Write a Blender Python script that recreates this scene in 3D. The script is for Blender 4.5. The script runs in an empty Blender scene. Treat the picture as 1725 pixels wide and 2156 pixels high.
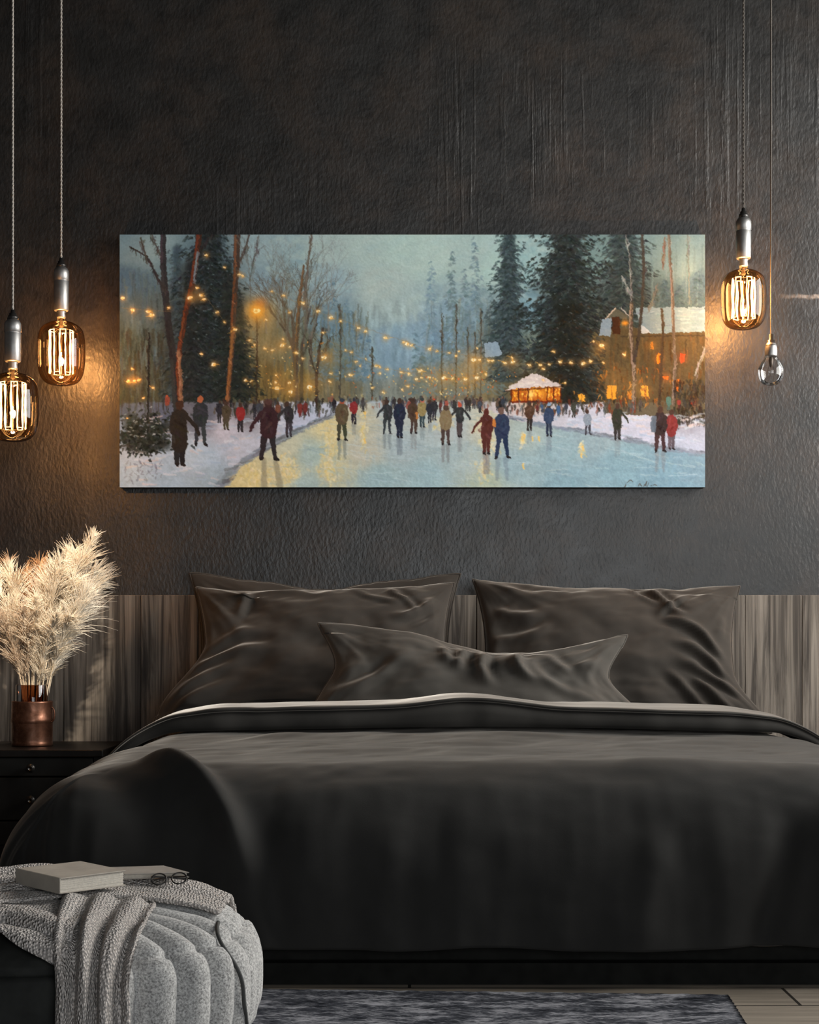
import bpy, bmesh, math, random
import numpy as np
from mathutils import Vector, Matrix

rng = np.random.default_rng(7)
random.seed(7)
PI = math.pi
sc = bpy.context.scene
COL = sc.collection

# ------------------------------------------------------------------ camera, world, lights
CAM_Y, CAM_Z, FPX = -5.0, 0.605, 3500.0
HZ = 1350.0                                  # picture row of the horizon
cam_d = bpy.data.cameras.new('camera')
cam = bpy.data.objects.new('camera', cam_d)
COL.objects.link(cam)
cam.location = (0, CAM_Y, CAM_Z)
cam.rotation_euler = (PI/2, 0, 0)
cam_d.sensor_fit = 'AUTO'
cam_d.sensor_width = 36.0
cam_d.lens = 36.0*FPX/2156.0
cam_d.shift_y = (HZ-1078.0)/2156.0
cam_d.clip_start = 0.05
sc.camera = cam

sc.view_settings.view_transform = 'Standard'
sc.view_settings.look = 'None'
sc.view_settings.exposure = 0.0
sc.view_settings.gamma = 1.0
sc.view_settings.use_curve_mapping = False

world = bpy.data.worlds.new('world')
sc.world = world
world.use_nodes = True
world.node_tree.nodes['Background'].inputs[0].default_value = (0.55, 0.68, 0.9, 1)
world.node_tree.nodes['Background'].inputs[1].default_value = 0.6

ROOM_X0, ROOM_X1, ROOM_Y0, ROOM_Z1 = -2.3, 2.5, -6.6, 2.75
W1 = (-2.55, -0.20, 1.0, 2.6)              # right window: y0, y1, z0, z1
W_FILL = (0.0, 2.3, 0.35, 1.65)                # added unseen window behind the viewer for front fill: x0, x1, z0, z1

def area(name, loc, rot, sx, sy, power, color):
    l = bpy.data.lights.new(name, 'AREA')
    l.shape = 'RECTANGLE'; l.size = sx; l.size_y = sy
    l.energy = power; l.color = color
    o = bpy.data.objects.new(name, l)
    COL.objects.link(o)
    o.location = loc; o.rotation_euler = rot
    return o
# daylight through the right window, fill light through the added one behind
area('daylight_and_fill', (ROOM_X1+0.22, (W1[0]+W1[1])/2, (W1[2]+W1[3])/2), (0, PI/2, 0), W1[3]-W1[2], W1[1]-W1[0], 255, (1.0, 0.965, 0.92))
area('daylight_and_fill', ((W_FILL[0]+W_FILL[1])/2, ROOM_Y0-0.22, (W_FILL[2]+W_FILL[3])/2), (PI/2, 0, 0), W_FILL[1]-W_FILL[0], W_FILL[3]-W_FILL[2], 78, (0.96, 0.98, 1.0))

# added out-of-view spotlight to brighten the grasses (housing built further down)
SPOT = (-0.45, -2.3, 2.62); SPOT_AIM = (-1.08, -0.28, 0.75)
sl_ = bpy.data.lights.new('added_spot_beam', 'SPOT')
sl_.energy = 1050; sl_.color = (1.0, 0.87, 0.70); sl_.spot_size = math.radians(11); sl_.spot_blend = 0.9; sl_.shadow_soft_size = 0.04
spot_beam = bpy.data.objects.new('added_spot_beam', sl_); COL.objects.link(spot_beam)
spot_beam.location = SPOT
spot_beam.rotation_euler = (Vector(SPOT_AIM)-Vector(SPOT)).to_track_quat('-Z', 'Y').to_euler()

# ------------------------------------------------------------------ helpers
def P(px, py, d):
    """point seen at picture (px,py) at distance d in front of the camera"""
    s = FPX/d
    return np.array([(px-862.5)/s, CAM_Y+d, CAM_Z+(HZ-py)/s])

def _hash(ix, iy, seed):
    h = (ix.astype(np.int64)*374761393 + iy.astype(np.int64)*668265263 + seed*1274126177) & 0xffffffff
    h = ((h ^ (h >> 13))*1274126177) & 0xffffffff
    h = h ^ (h >> 16)
    return h.astype(np.float64)/4294967295.0
def vnoise(x, y, seed=0):
    x = np.asarray(x, float); y = np.asarray(y, float)
    x, y = np.broadcast_arrays(x, y)
    ix = np.floor(x).astype(np.int64); iy = np.floor(y).astype(np.int64)
    fx = x-ix; fy = y-iy
    fx = fx*fx*fx*(fx*(fx*6-15)+10); fy = fy*fy*fy*(fy*(fy*6-15)+10)
    a = _hash(ix, iy, seed); b = _hash(ix+1, iy, seed); c = _hash(ix, iy+1, seed); d = _hash(ix+1, iy+1, seed)
    return ((a*(1-fx)+b*fx)*(1-fy)+(c*(1-fx)+d*fx)*fy)*2-1
def fbm(x, y, seed=0, octv=4, gain=0.5):
    t = 0; a = 1.0; n = 0
    for o in range(octv):
        t = t+a*vnoise(np.asarray(x)*2**o+o*17.3, np.asarray(y)*2**o-o*9.1, seed+o*31); n += a; a *= gain
    return t/n
def sstep(a, b, x):
    t = np.clip((np.asarray(x, float)-a)/(b-a), 0, 1)
    return t*t*(3-2*t)

def mk(name, V, F, mat, parent=None, origin=(0, 0, 0), smooth=True):
    """link ONE mesh object; V in world space, origin = world place of its thing"""
    V = np.asarray(V, float)-np.asarray(origin, float)
    me = bpy.data.meshes.new(name)
    F = [tuple(int(i) for i in f) for f in F] if not isinstance(F, np.ndarray) else F
    if isinstance(F, np.ndarray):
        n, k = F.shape
        me.vertices.add(len(V)); me.vertices.foreach_set('co', V.astype(np.float32).ravel())
        me.loops.add(n*k); me.loops.foreach_set('vertex_index', F.astype(np.int32).ravel())
        me.polygons.add(n); me.polygons.foreach_set('loop_start', np.arange(0, n*k, k, dtype=np.int32))
        me.update(calc_edges=True)
    else:
        me.from_pydata(V.tolist(), [], F)
        me.update()
    me.validate()
    me.polygons.foreach_set('use_smooth', [smooth]*len(me.polygons))
    me.materials.append(mat)
    o = bpy.data.objects.new(name, me)
    COL.objects.link(o)
    if parent is not None: o.parent = parent
    return o
def thing(name, label, cat, loc=(0, 0, 0), group=None):
    o = bpy.data.objects.new(name, None)
    o.empty_display_size = 0.05
    COL.objects.link(o); o.location = loc
    o['label'] = label; o['category'] = cat
    if group: o['group'] = group
    return o
def tag(o, label, cat, group=None):
    o['label'] = label; o['category'] = cat
    if group: o['group'] = group
    return o
def struct(name, V, F, mat, parent=None, smooth=False):
    o = mk(name, V, F, mat, parent, smooth=smooth)
    o['kind'] = 'structure'
    return o
def bevel(o, w, seg=3, ang=40):
    m = o.modifiers.new('bevel', 'BEVEL'); m.width = w; m.segments = seg
    m.limit_method = 'ANGLE'; m.angle_limit = math.radians(ang)
    return o

def box(x0, x1, y0, y1, z0, z1):
    V = [(x0,y0,z0),(x1,y0,z0),(x1,y1,z0),(x0,y1,z0),(x0,y0,z1),(x1,y0,z1),(x1,y1,z1),(x0,y1,z1)]
    F = [(0,3,2,1),(4,5,6,7),(0,1,5,4),(1,2,6,5),(2,3,7,6),(3,0,4,7)]
    return V, F
def merge(*ms):
    V = []; F = []
    for v, f in ms:
        b = len(V)
        V += [tuple(p) for p in v]
        F += [tuple(int(i)+b for i in q) for q in f]
    return V, F
def grid_faces(nu, nv, closed_u=False, closed_v=False, flip=False):
    """vertex index = i*nv + j"""
    iu = np.arange(nu if closed_u else nu-1); jv = np.arange(nv if closed_v else nv-1)
    I, J = np.meshgrid(iu, jv, indexing='ij')
    I2 = (I+1) % nu; J2 = (J+1) % nv
    q = np.stack([I*nv+J, I2*nv+J, I2*nv+J2, I*nv+J2], -1).reshape(-1, 4)
    return q[:, ::-1].copy() if flip else q
def tube(path, rad, n=10, cap=True):
    path = np.asarray(path, float); m = len(path)
    rad = np.broadcast_to(np.asarray(rad, float), (m,))
    T = np.gradient(path, axis=0); T /= np.linalg.norm(T, axis=1)[:, None]+1e-12
    ref = np.array([0.31, 0.87, 0.38]); 
    if abs(T[0] @ ref) > 0.9: ref = np.array([0.9, -0.2, 0.3])
    N = ref-T[0]*(ref @ T[0]); N /= np.linalg.norm(N)
    V = []
    for i in range(m):
        N = N-T[i]*(N @ T[i]); N /= np.linalg.norm(N)+1e-12
        B = np.cross(T[i], N)
        for k in range(n):
            a = 2*PI*k/n
            V.append(tuple(path[i]+rad[i]*(math.cos(a)*N+math.sin(a)*B)))
    F = [tuple(q) for q in grid_faces(m, n, closed_v=True, flip=True)]
    if cap:
        F.append(tuple(range(n))[::-1] if False else tuple(range(n)))
        F.append(tuple((m-1)*n+k for k in range(n))[::-1])
    return V, F
def lathe(prof, c, n=40):
    """prof: list of (radius, z); around a vertical axis through c"""
    V = []; m = len(prof)
    for r, z in prof:
        for k in range(n):
            a = 2*PI*k/n
            V.append((c[0]+max(r, 1e-5)*math.cos(a), c[1]+max(r, 1e-5)*math.sin(a), c[2]+z))
    return V, [tuple(q) for q in grid_faces(m, n, closed_v=True, flip=False)]
def smooth_prof(pts, n=8):
    """Catmull-Rom through (r,z) points"""
    p = np.array([pts[0]]+list(pts)+[pts[-1]], float); out = []
    for i in range(1, len(p)-2):
        for t in np.linspace(0, 1, n, endpoint=False):
            a, b, c, d = p[i-1], p[i], p[i+1], p[i+2]
            out.append(0.5*((2*b)+(-a+c)*t+(2*a-5*b+4*c-d)*t*t+(-a+3*b-3*c+d)*t**3))
    out.append(p[-2])
    return [tuple(q) for q in out]
def chaikin(path, it=2):
    p = np.asarray(path, float)
    for _ in range(it):
        q = [p[0]]
        for a, b in zip(p[:-1], p[1:]): q += [0.75*a+0.25*b, 0.25*a+0.75*b]
        q.append(p[-1]); p = np.array(q)
    return p

# ------------------------------------------------------------------ materials
class NT:
    def __init__(s, name):
        s.m = bpy.data.materials.new(name); s.m.use_nodes = True
        s.t = s.m.node_tree; s.n = s.t.nodes
        s.b = s.n['Principled BSDF']; s.out = s.n['Material Output']
        s.tc = None
    def node(s, typ, **kw):
        nd = s.n.new(typ)
        for k, v in kw.items():
            if k in nd.inputs: 
                s.set(nd.inputs[k], v)
            else: setattr(nd, k, v)
        return nd
    def set(s, inp, v):
        if isinstance(v, bpy.types.NodeSocket): s.t.links.new(v, inp)
        else:
            if isinstance(v, (tuple, list)) and inp.type == 'RGBA' and len(v) == 3: v = (*v, 1)
            inp.default_value = v
    def coord(s, scale=(1, 1, 1), rot=(0, 0, 0), loc=(0, 0, 0)):
        if s.tc is None: s.tc = s.n.new('ShaderNodeTexCoord')
        mp = s.n.new('ShaderNodeMapping')
        s.t.links.new(s.tc.outputs['Object'], mp.inputs[0])
        mp.inputs['Scale'].default_value = scale; mp.inputs['Rotation'].default_value = rot; mp.inputs['Location'].default_value = loc
        return mp.outputs[0]
    def noise(s, vec, scale, detail=4, rough=0.55, dist=0.0):
        return s.node('ShaderNodeTexNoise', Vector=vec, Scale=scale, Detail=detail, Roughness=rough, Distortion=dist).outputs[0]
    def ramp(s, fac, stops):
        r = s.n.new('ShaderNodeValToRGB'); s.t.links.new(fac, r.inputs[0])
        e = r.color_ramp.elements
        while len(e) < len(stops): e.new(0.5)
        for el, (p, c) in zip(e, stops):
            el.position = p; el.color = (c, c, c, 1) if isinstance(c, (int, float)) else (*c, 1)
        return r.outputs[0]
    def math(s, op, a, b=None, c=None):
        nd = s.n.new('ShaderNodeMath'); nd.operation = op
        for i, v in enumerate((a, b, c)):
            if v is not None: s.set(nd.inputs[i], v)
        return nd.outputs[0]
    def mix(s, fac, a, b, typ='MIX'):
        nd = s.n.new('ShaderNodeMix'); nd.data_type = 'RGBA'; nd.blend_type = typ
        s.set(nd.inputs[0], fac); s.set(nd.inputs[6], a); s.set(nd.inputs[7], b)
        return nd.outputs[2]
    def bump(s, h, strength=0.3, dist=0.002, normal=None):
        nd = s.node('ShaderNodeBump', Strength=strength, Distance=dist, Height=h)
        if normal is not None: s.t.links.new(normal, nd.inputs['Normal'])
        s.t.links.new(nd.outputs[0], s.b.inputs['Normal'])
        return nd.outputs[0]
    def p(s, **kw):
        al = dict(color='Base Color', rough='Roughness', metal='Metallic', spec='Specular IOR Level', sheen='Sheen Weight', sheenr='Sheen Roughness', sheent='Sheen Tint', coat='Coat Weight', coatr='Coat Roughness', emit='Emission Color', emits='Emission Strength')
        for k, v in kw.items(): s.set(s.b.inputs[al[k]], v)
        return s

def simple(name, color, rough=0.5, metal=0.0, spec=0.5, var=0.15, scale=30, bumps=0.1, bscale=200):
    q = NT(name)
    f = q.noise(q.coord(), scale, 3)
    c = q.ramp(f, [(0.3, tuple(v*(1-var) for v in color)), (0.7, tuple(min(1, v*(1+var)) for v in color))])
    q.p(color=c, rough=rough, metal=metal, spec=spec)
    if bumps: q.bump(q.noise(q.coord(), bscale, 2), bumps, 0.001)
    return q.m

def m_wall():
    q = NT('dark_plaster')
    big = q.noise(q.coord(), 1.3, 5, 0.6)
    mid = q.noise(q.coord(), 9, 6, 0.65)
    spots = q.ramp(q.noise(q.coord(), 17, 5, 0.7, 0.4), [(0.40, 0.35), (0.52, 1.0)])
    base = q.ramp(big, [(0.3, (0.0036, 0.0035, 0.0031)), (0.7, (0.009, 0.0088, 0.0085))])
    base = q.mix(q.math('MULTIPLY', mid, 0.5), base, (0.015, 0.0138, 0.0128))
    base = q.mix(0.7, base, spots, 'MULTIPLY')
    # rust coloured patina blotches here and there in the plaster
    xyz = q.node('ShaderNodeSeparateXYZ'); q.t.links.new(q.coord(), xyz.inputs[0])
    pat = q.ramp(q.noise(q.coord(loc=(3.1, 0, 1.7)), 2.6, 6, 0.68, 0.3), [(0.46, 0.0), (0.66, 1.0)])
    base = q.mix(q.math('MULTIPLY', pat, 0.85), base, q.mix(spots, (0.010, 0.007, 0.005), (0.022, 0.0150, 0.0105)))
    # pale scratch in the plaster on the right
    wob = q.noise(q.coord((22, 22, 60)), 1.0, 4)
    dz = q.math('ABSOLUTE', q.math('ADD', q.math('SUBTRACT', xyz.outputs[2], 1.642), q.math('MULTIPLY', q.math('SUBTRACT', wob, 0.5), 0.018)))
    m1 = q.ramp(q.math('MULTIPLY', dz, 100), [(0.25, 1.0), (0.8, 0.0)])
    m2 = q.ramp(q.math('SUBTRACT', xyz.outputs[0], 0.6), [(0.50, 0.0), (0.62, 1.0)])
    m3 = q.ramp(q.noise(q.coord(), 60, 3), [(0.35, 0.2), (0.6, 0.8)])
    base = q.mix(q.math('MULTIPLY', q.math('MULTIPLY', m1, m2), m3), base, (0.24, 0.22, 0.20))
    q.p(color=base, rough=q.ramp(mid, [(0.3, 0.36), (0.7, 0.47)]), spec=0.66)
    grain = q.noise(q.coord((1, 1, 0.55), (0, 0.5, 0)), 105, 3, 0.5)
    # trowelled runs, only in patches
    runs = q.noise(q.coord((42, 42, 1.6)), 1.0, 5, 0.6, 0.3)
    runs = q.ramp(runs, [(0.50, 0.0), (0.72, 1.0)])
    patch = q.ramp(q.noise(q.coord((1.9, 1.9, 1.2), loc=(0.35, 0, 0.0)), 1.0, 2), [(0.50, 0.0), (0.66, 1.0)])
    high = q.ramp(q.math('MULTIPLY', xyz.outputs[2], 0.4), [(0.66, 0.0), (0.78, 1.0)])
    runs = q.math('MULTIPLY', q.math('MULTIPLY', runs, patch), high)
    n1 = q.bump(grain, 0.38, 0.004)
    n2 = q.bump(runs, 0.4, 0.004, n1)
    q.bump(q.noise(q.coord(), 7, 4), 0.25, 0.010, n2)
    return q.m

def m_wood_floor():
    q = NT('floor_boards')
    br = q.node('ShaderNodeTexBrick', Vector=q.coord(), Scale=1.0)
    br.inputs['Brick Width'].default_value = 1.3; br.inputs['Row Height'].default_value = 0.14
    br.inputs['Mortar Size'].default_value = 0.003
    br.inputs['Color1'].default_value = (0.29, 0.245, 0.195, 1); br.inputs['Color2'].default_value = (0.37, 0.315, 0.255, 1)
    br.inputs['Mortar'].default_value = (0.03, 0.025, 0.02, 1)
    g = q.noise(q.coord((1.5, 38, 38)), 1.6, 6, 0.6, 0.6)
    c = q.mix(0.75, br.outputs[0], q.ramp(g, [(0.3, 0.45), (0.65, 1.15)]), 'MULTIPLY')
    q.p(color=c, rough=0.5, spec=0.4)
    q.bump(g, 0.15, 0.002)
    return q.m

def m_headboard():
    q = NT('weathered_wood')
    sv = (34, 34, 1.3)
    g = q.noise(q.coord(sv), 1.0, 7, 0.62, 1.1)
    g2 = q.noise(q.coord((160, 160, 3)), 1.0, 4, 0.6)
    pl = q.noise(q.coord((5.5, 0.2, 0.05)), 1.0, 0)
    c = q.ramp(g, [(0.25, (0.018, 0.0145, 0.012)), (0.42, (0.075, 0.062, 0.051)), (0.55, (0.21, 0.18, 0.15)), (0.72, (0.30, 0.26, 0.22))])
    c = q.mix(0.6, c, q.ramp(g2, [(0.35, 0.4), (0.6, 1.1)]), 'MULTIPLY')
    c = q.mix(0.5, c, q.ramp(pl, [(0.35, 0.5), (0.65, 1.2)]), 'MULTIPLY')
    q.p(color=c, rough=0.6, spec=0.3)
    q.bump(g, 0.4, 0.003)
    return q.m

def m_velvet(name, col, sheen=0.6, tint=(0.95, 0.86, 0.76), sr=0.35, sc_=9):
    q = NT(name)
    f = q.noise(q.coord(), sc_, 5, 0.6)
    c = q.ramp(f, [(0.3, tuple(v*0.85 for v in col)), (0.7, tuple(v*1.15 for v in col))])
    q.p(color=c, rough=0.9, spec=0.15, sheen=sheen, sheenr=sr, sheent=tint)
    n1 = q.bump(q.noise(q.coord(), 420, 2), 0.12, 0.001)
    q.bump(q.noise(q.coord(), 28, 4, 0.55), 0.07, 0.004, n1)
    return q.m

def m_glass(name, tint, edge, gloss=0.5):
    """thin blown glass: tinted see-through, darker towards the rim, with a clear reflection"""
    q = NT(name)
    lw = q.node('ShaderNodeLayerWeight', Blend=0.35)
    col = q.mix(q.ramp(lw.outputs['Facing'], [(0.55, 0.0), (0.95, 1.0)]), tint, edge)
    tr = q.node('ShaderNodeBsdfTransparent', Color=col)
    gl = q.node('ShaderNodeBsdfGlossy', Roughness=0.03)
    gl.inputs['Color'].default_value = (1, 1, 1, 1)
    fr = q.node('ShaderNodeFresnel', IOR=1.45)
    mx = q.node('ShaderNodeMixShader')
    q.set(mx.inputs[0], q.math('MULTIPLY', fr.outputs[0], gloss)); q.t.links.new(tr.outputs[0], mx.inputs[1]); q.t.links.new(gl.outputs[0], mx.inputs[2])
    q.t.links.new(mx.outputs[0], q.out.inputs[0])
    q.n.remove(q.b)
    return q.m

def m_emit(name, col, strength):
    q = NT(name)
    f = q.noise(q.coord(), 90, 2)
    c = q.ramp(f, [(0.3, tuple(v*0.9 for v in col)), (0.7, col)])
    q.p(color=(0.9, 0.7, 0.4), emit=c, emits=strength, rough=0.5)
    return q.m

def m_rug():
    q = NT('rug_weave')
    a = q.noise(q.coord((9, 26, 1)), 1.0, 5, 0.7, 0.5)
    b = q.noise(q.coord((45, 230, 1)), 1.0, 4, 0.7)
    c = q.ramp(q.math('ADD', q.math('MULTIPLY', a, 0.55), q.math('MULTIPLY', b, 0.45)),
               [(0.40, (0.010, 0.011, 0.014)), (0.49, (0.055, 0.058, 0.070)), (0.585, (0.32, 0.32, 0.345))])
    q.p(color=c, rough=1.0, spec=0.05)
    q.bump(b, 0.8, 0.004)
    return q.m

def m_knit():
    q = NT('cream_knit')
    v = q.node('ShaderNodeTexVoronoi', Vector=q.coord((1, 1, 0.72), (0.2, 0.3, 0.0)), Scale=260, Randomness=0.6)
    h = q.ramp(v.outputs['Distance'], [(0.1, 1.0), (0.65, 0.0)])
    f = q.noise(q.coord(), 14, 3)
    c = q.ramp(f, [(0.3, (0.66, 0.59, 0.54)), (0.7, (0.80, 0.73, 0.68))])
    c = q.mix(0.85, c, q.ramp(h, [(0.0, 0.22), (0.4, 1.0)]), 'MULTIPLY')
    q.p(color=c, rough=0.95, spec=0.1, sheen=0.3, sheenr=0.5)
    q.bump(h, 1.0, 0.006)
    return q.m

def m_wool(name, col):
    q = NT(name)
    a = q.noise(q.coord(), 330, 3, 0.7)
    b = q.noise(q.coord(), 26, 4)
    c = q.ramp(a, [(0.32, tuple(v*0.35 for v in col)), (0.66, tuple(v*1.45 for v in col))])
    c = q.mix(0.5, c, q.ramp(b, [(0.3, 0.7), (0.7, 1.15)]), 'MULTIPLY')
    q.p(color=c, rough=1.0, spec=0.08, sheen=0.25, sheenr=0.5)
    n1 = q.bump(a, 0.5, 0.002)
    q.bump(q.noise(q.coord(), 40, 3), 0.25, 0.004, n1)
    return q.m

def m_copper():
    q = NT('aged_copper')
    a = q.noise(q.coord(), 26, 6, 0.65, 0.5)
    c = q.ramp(a, [(0.3, (0.06, 0.024, 0.014)), (0.5, (0.17, 0.075, 0.045)), (0.7, (0.33, 0.17, 0.115))])
    q.p(color=c, metal=0.9, rough=q.ramp(a, [(0.3, 0.5), (0.7, 0.3)]))
    q.bump(a, 0.25, 0.002)
    return q.m

def m_plume(name, lo, hi):
    q = NT(name)
    a = q.noise(q.coord(), 60, 3)
    c = q.ramp(a, [(0.3, lo), (0.7, hi)])
    q.p(color=c, rough=0.9, spec=0.1)
    tl = q.node('ShaderNodeBsdfTranslucent', Color=c)             # thin fibres let light through
    mx = q.node('ShaderNodeMixShader'); mx.inputs[0].default_value = 0.45
    q.t.links.new(q.b.outputs[0], mx.inputs[1]); q.t.links.new(tl.outputs[0], mx.inputs[2]); q.t.links.new(mx.outputs[0], q.out.inputs[0])
    return q.m

M = {}
M['wall'] = m_wall()
M['plain_wall'] = simple('charcoal_paint', (0.035, 0.034, 0.033), 0.7, var=0.2, scale=6)
M['ceiling'] = simple('ceiling_paint', (0.02, 0.02, 0.02), 0.8, var=0.1, scale=6)
M['floor'] = m_wood_floor()
M['head'] = m_headboard()
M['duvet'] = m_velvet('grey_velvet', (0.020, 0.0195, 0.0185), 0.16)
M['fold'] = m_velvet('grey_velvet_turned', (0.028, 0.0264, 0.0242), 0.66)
M['pillow'] = m_velvet('brown_grey_velvet', (0.036, 0.031, 0.0265), 0.46)
M['pillow_front'] = m_velvet('soft_grey_velvet', (0.054, 0.049, 0.043), 0.46)
M['dark_wood'] = simple('black_stained_wood', (0.006, 0.005, 0.0045), 0.4, spec=0.2, var=0.4, scale=14)
M['drawer'] = simple('charcoal_drawer_front', (0.008, 0.0078, 0.007), 0.6, spec=0.15, var=0.4, scale=14)
M['base'] = simple('black_bed_base', (0.009, 0.009, 0.008), 0.8, spec=0.08, var=0.3)
M['sheet'] = simple('charcoal_sheet', (0.03, 0.028, 0.026), 0.9, var=0.2)
M['steel'] = simple('brushed_steel', (0.30, 0.295, 0.29), 0.48, 1.0, var=0.12, scale=60, bumps=0.04)
M['dark_steel'] = simple('blackened_steel', (0.05, 0.048, 0.046), 0.35, 0.8, var=0.2)
M['cord'] = simple('woven_cord', (0.30, 0.275, 0.25), 0.9, spec=0.1, var=0.5, scale=500, bumps=0.5, bscale=700)
M['black_cord'] = simple('dark_cord', (0.07, 0.062, 0.055), 0.9, spec=0.1, var=0.5, scale=500, bumps=0.5, bscale=700)
M['amber'] = m_glass('amber_glass', (0.74, 0.50, 0.27), (0.12, 0.045, 0.014), 0.55)
M['smoke'] = m_glass('clear_bulb_glass', (0.90, 0.90, 0.90), (0.20, 0.20, 0.20), 0.9)
M['neck'] = m_glass('brown_neck_glass', (0.42, 0.25, 0.16), (0.05, 0.025, 0.015), 0.6)
M['pane'] = m_glass('window_glass', (0.97, 0.98, 0.98), (0.8, 0.85, 0.85), 0.4)
M['filament'] = m_emit('glowing_filament', (1.0, 0.80, 0.50), 6.0)
M['mount'] = simple('filament_mount', (0.07, 0.05, 0.035), 0.4, 0.3, var=0.1)
M['copper'] = m_copper()
M['cream'] = m_plume('cream_plume', (0.84, 0.74, 0.60), (0.95, 0.89, 0.78))
M['pale'] = m_plume('pale_plume', (0.88, 0.81, 0.70), (0.96, 0.92, 0.84))
M['rust'] = m_plume('rust_plume', (0.52, 0.31, 0.16), (0.72, 0.47, 0.27))
M['tan'] = m_plume('tan_plume', (0.62, 0.50, 0.38), (0.80, 0.68, 0.54))
M['stem'] = m_plume('straw_stem', (0.80, 0.67, 0.50), (0.92, 0.82, 0.66))
M['rug'] = m_rug()
M['knit'] = m_knit()
M['wool'] = m_wool('grey_wool', (0.40, 0.392, 0.38))
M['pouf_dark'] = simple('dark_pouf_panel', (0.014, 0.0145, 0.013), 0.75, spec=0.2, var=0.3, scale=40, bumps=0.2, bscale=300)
M['piping'] = simple('dark_piping', (0.04, 0.04, 0.038), 0.8, var=0.2)
M['paper'] = simple('book_pages', (0.52, 0.48, 0.42), 0.9, spec=0.1, var=0.12, scale=300)
M['cover'] = simple('beige_book_cover', (0.36, 0.325, 0.28), 0.8, spec=0.2, var=0.12, scale=25)
M['cover_grey'] = simple('grey_book_cover', (0.30, 0.275, 0.245), 0.8, spec=0.2, var=0.12, scale=25)
M['frame_white'] = simple('window_frame_paint', (0.5, 0.5, 0.48), 0.5, var=0.05)
M['canvas_side'] = simple('canvas_edge', (0.05, 0.055, 0.056), 0.8, var=0.3, scale=12)
M['lens'] = m_glass('spectacle_lens', (0.93, 0.93, 0.93), (0.6, 0.6, 0.6), 0.8)

# ------------------------------------------------------------------ room shell
T = 0.2
struct('wall_back', *box(ROOM_X0-T, ROOM_X1+T, 0, T, 0, ROOM_Z1), M['wall'])
struct('wall_left', *box(ROOM_X0-T, ROOM_X0, ROOM_Y0, 0, 0, ROOM_Z1), M['plain_wall'])
struct('wall_right', *merge(box(ROOM_X1, ROOM_X1+T, ROOM_Y0, W1[0], 0, ROOM_Z1), box(ROOM_X1, ROOM_X1+T, W1[1], 0, 0, ROOM_Z1),
       box(ROOM_X1, ROOM_X1+T, W1[0], W1[1], 0, W1[2]), box(ROOM_X1, ROOM_X1+T, W1[0], W1[1], W1[3], ROOM_Z1)), M['plain_wall'])
struct('wall_front', *merge(box(ROOM_X0-T, W_FILL[0], ROOM_Y0-T, ROOM_Y0, 0, ROOM_Z1), box(W_FILL[1], ROOM_X1+T, ROOM_Y0-T, ROOM_Y0, 0, ROOM_Z1),
       box(W_FILL[0], W_FILL[1], ROOM_Y0-T, ROOM_Y0, 0, W_FILL[2]), box(W_FILL[0], W_FILL[1], ROOM_Y0-T, ROOM_Y0, W_FILL[3], ROOM_Z1)), M['plain_wall'])
struct('floor', *box(ROOM_X0-T, ROOM_X1+T, ROOM_Y0-T, T, -0.1, 0), M['floor'])
struct('ceiling', *box(ROOM_X0-T, ROOM_X1+T, ROOM_Y0-T, T, ROOM_Z1, ROOM_Z1+0.1), M['ceiling'])
fr = 0.05
ym = (W1[0]+W1[1])/2
win = struct('window_1', *merge(box(ROOM_X1+0.06, ROOM_X1+0.12, W1[0], W1[0]+fr, W1[2], W1[3]), box(ROOM_X1+0.06, ROOM_X1+0.12, W1[1]-fr, W1[1], W1[2], W1[3]),
       box(ROOM_X1+0.06, ROOM_X1+0.12, W1[0]+fr, W1[1]-fr, W1[2], W1[2]+fr), box(ROOM_X1+0.06, ROOM_X1+0.12, W1[0]+fr, W1[1]-fr, W1[3]-fr, W1[3]),
       box(ROOM_X1+0.065, ROOM_X1+0.115, ym-0.02, ym+0.02, W1[2]+fr, W1[3]-fr)), M['frame_white'])
mk('window_pane', *box(ROOM_X1+0.085, ROOM_X1+0.09, W1[0]+fr, W1[1]-fr, W1[2]+fr, W1[3]-fr), M['pane'], win, smooth=False)
xm = (W_FILL[0]+W_FILL[1])/2  # added unseen window that lets in the front fill light
win = struct('added_fill_window', *merge(box(W_FILL[0], W_FILL[0]+fr, ROOM_Y0-0.12, ROOM_Y0-0.06, W_FILL[2], W_FILL[3]), box(W_FILL[1]-fr, W_FILL[1], ROOM_Y0-0.12, ROOM_Y0-0.06, W_FILL[2], W_FILL[3]),
       box(W_FILL[0]+fr, W_FILL[1]-fr, ROOM_Y0-0.12, ROOM_Y0-0.06, W_FILL[2], W_FILL[2]+fr), box(W_FILL[0]+fr, W_FILL[1]-fr, ROOM_Y0-0.12, ROOM_Y0-0.06, W_FILL[3]-fr, W_FILL[3]),
       box(xm-0.02, xm+0.02, ROOM_Y0-0.115, ROOM_Y0-0.065, W_FILL[2]+fr, W_FILL[3]-fr)), M['frame_white'])
mk('window_pane', *box(W_FILL[0]+fr, W_FILL[1]-fr, ROOM_Y0-0.09, ROOM_Y0-0.085, W_FILL[2]+fr, W_FILL[3]-fr), M['pane'], win, smooth=False)

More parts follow.
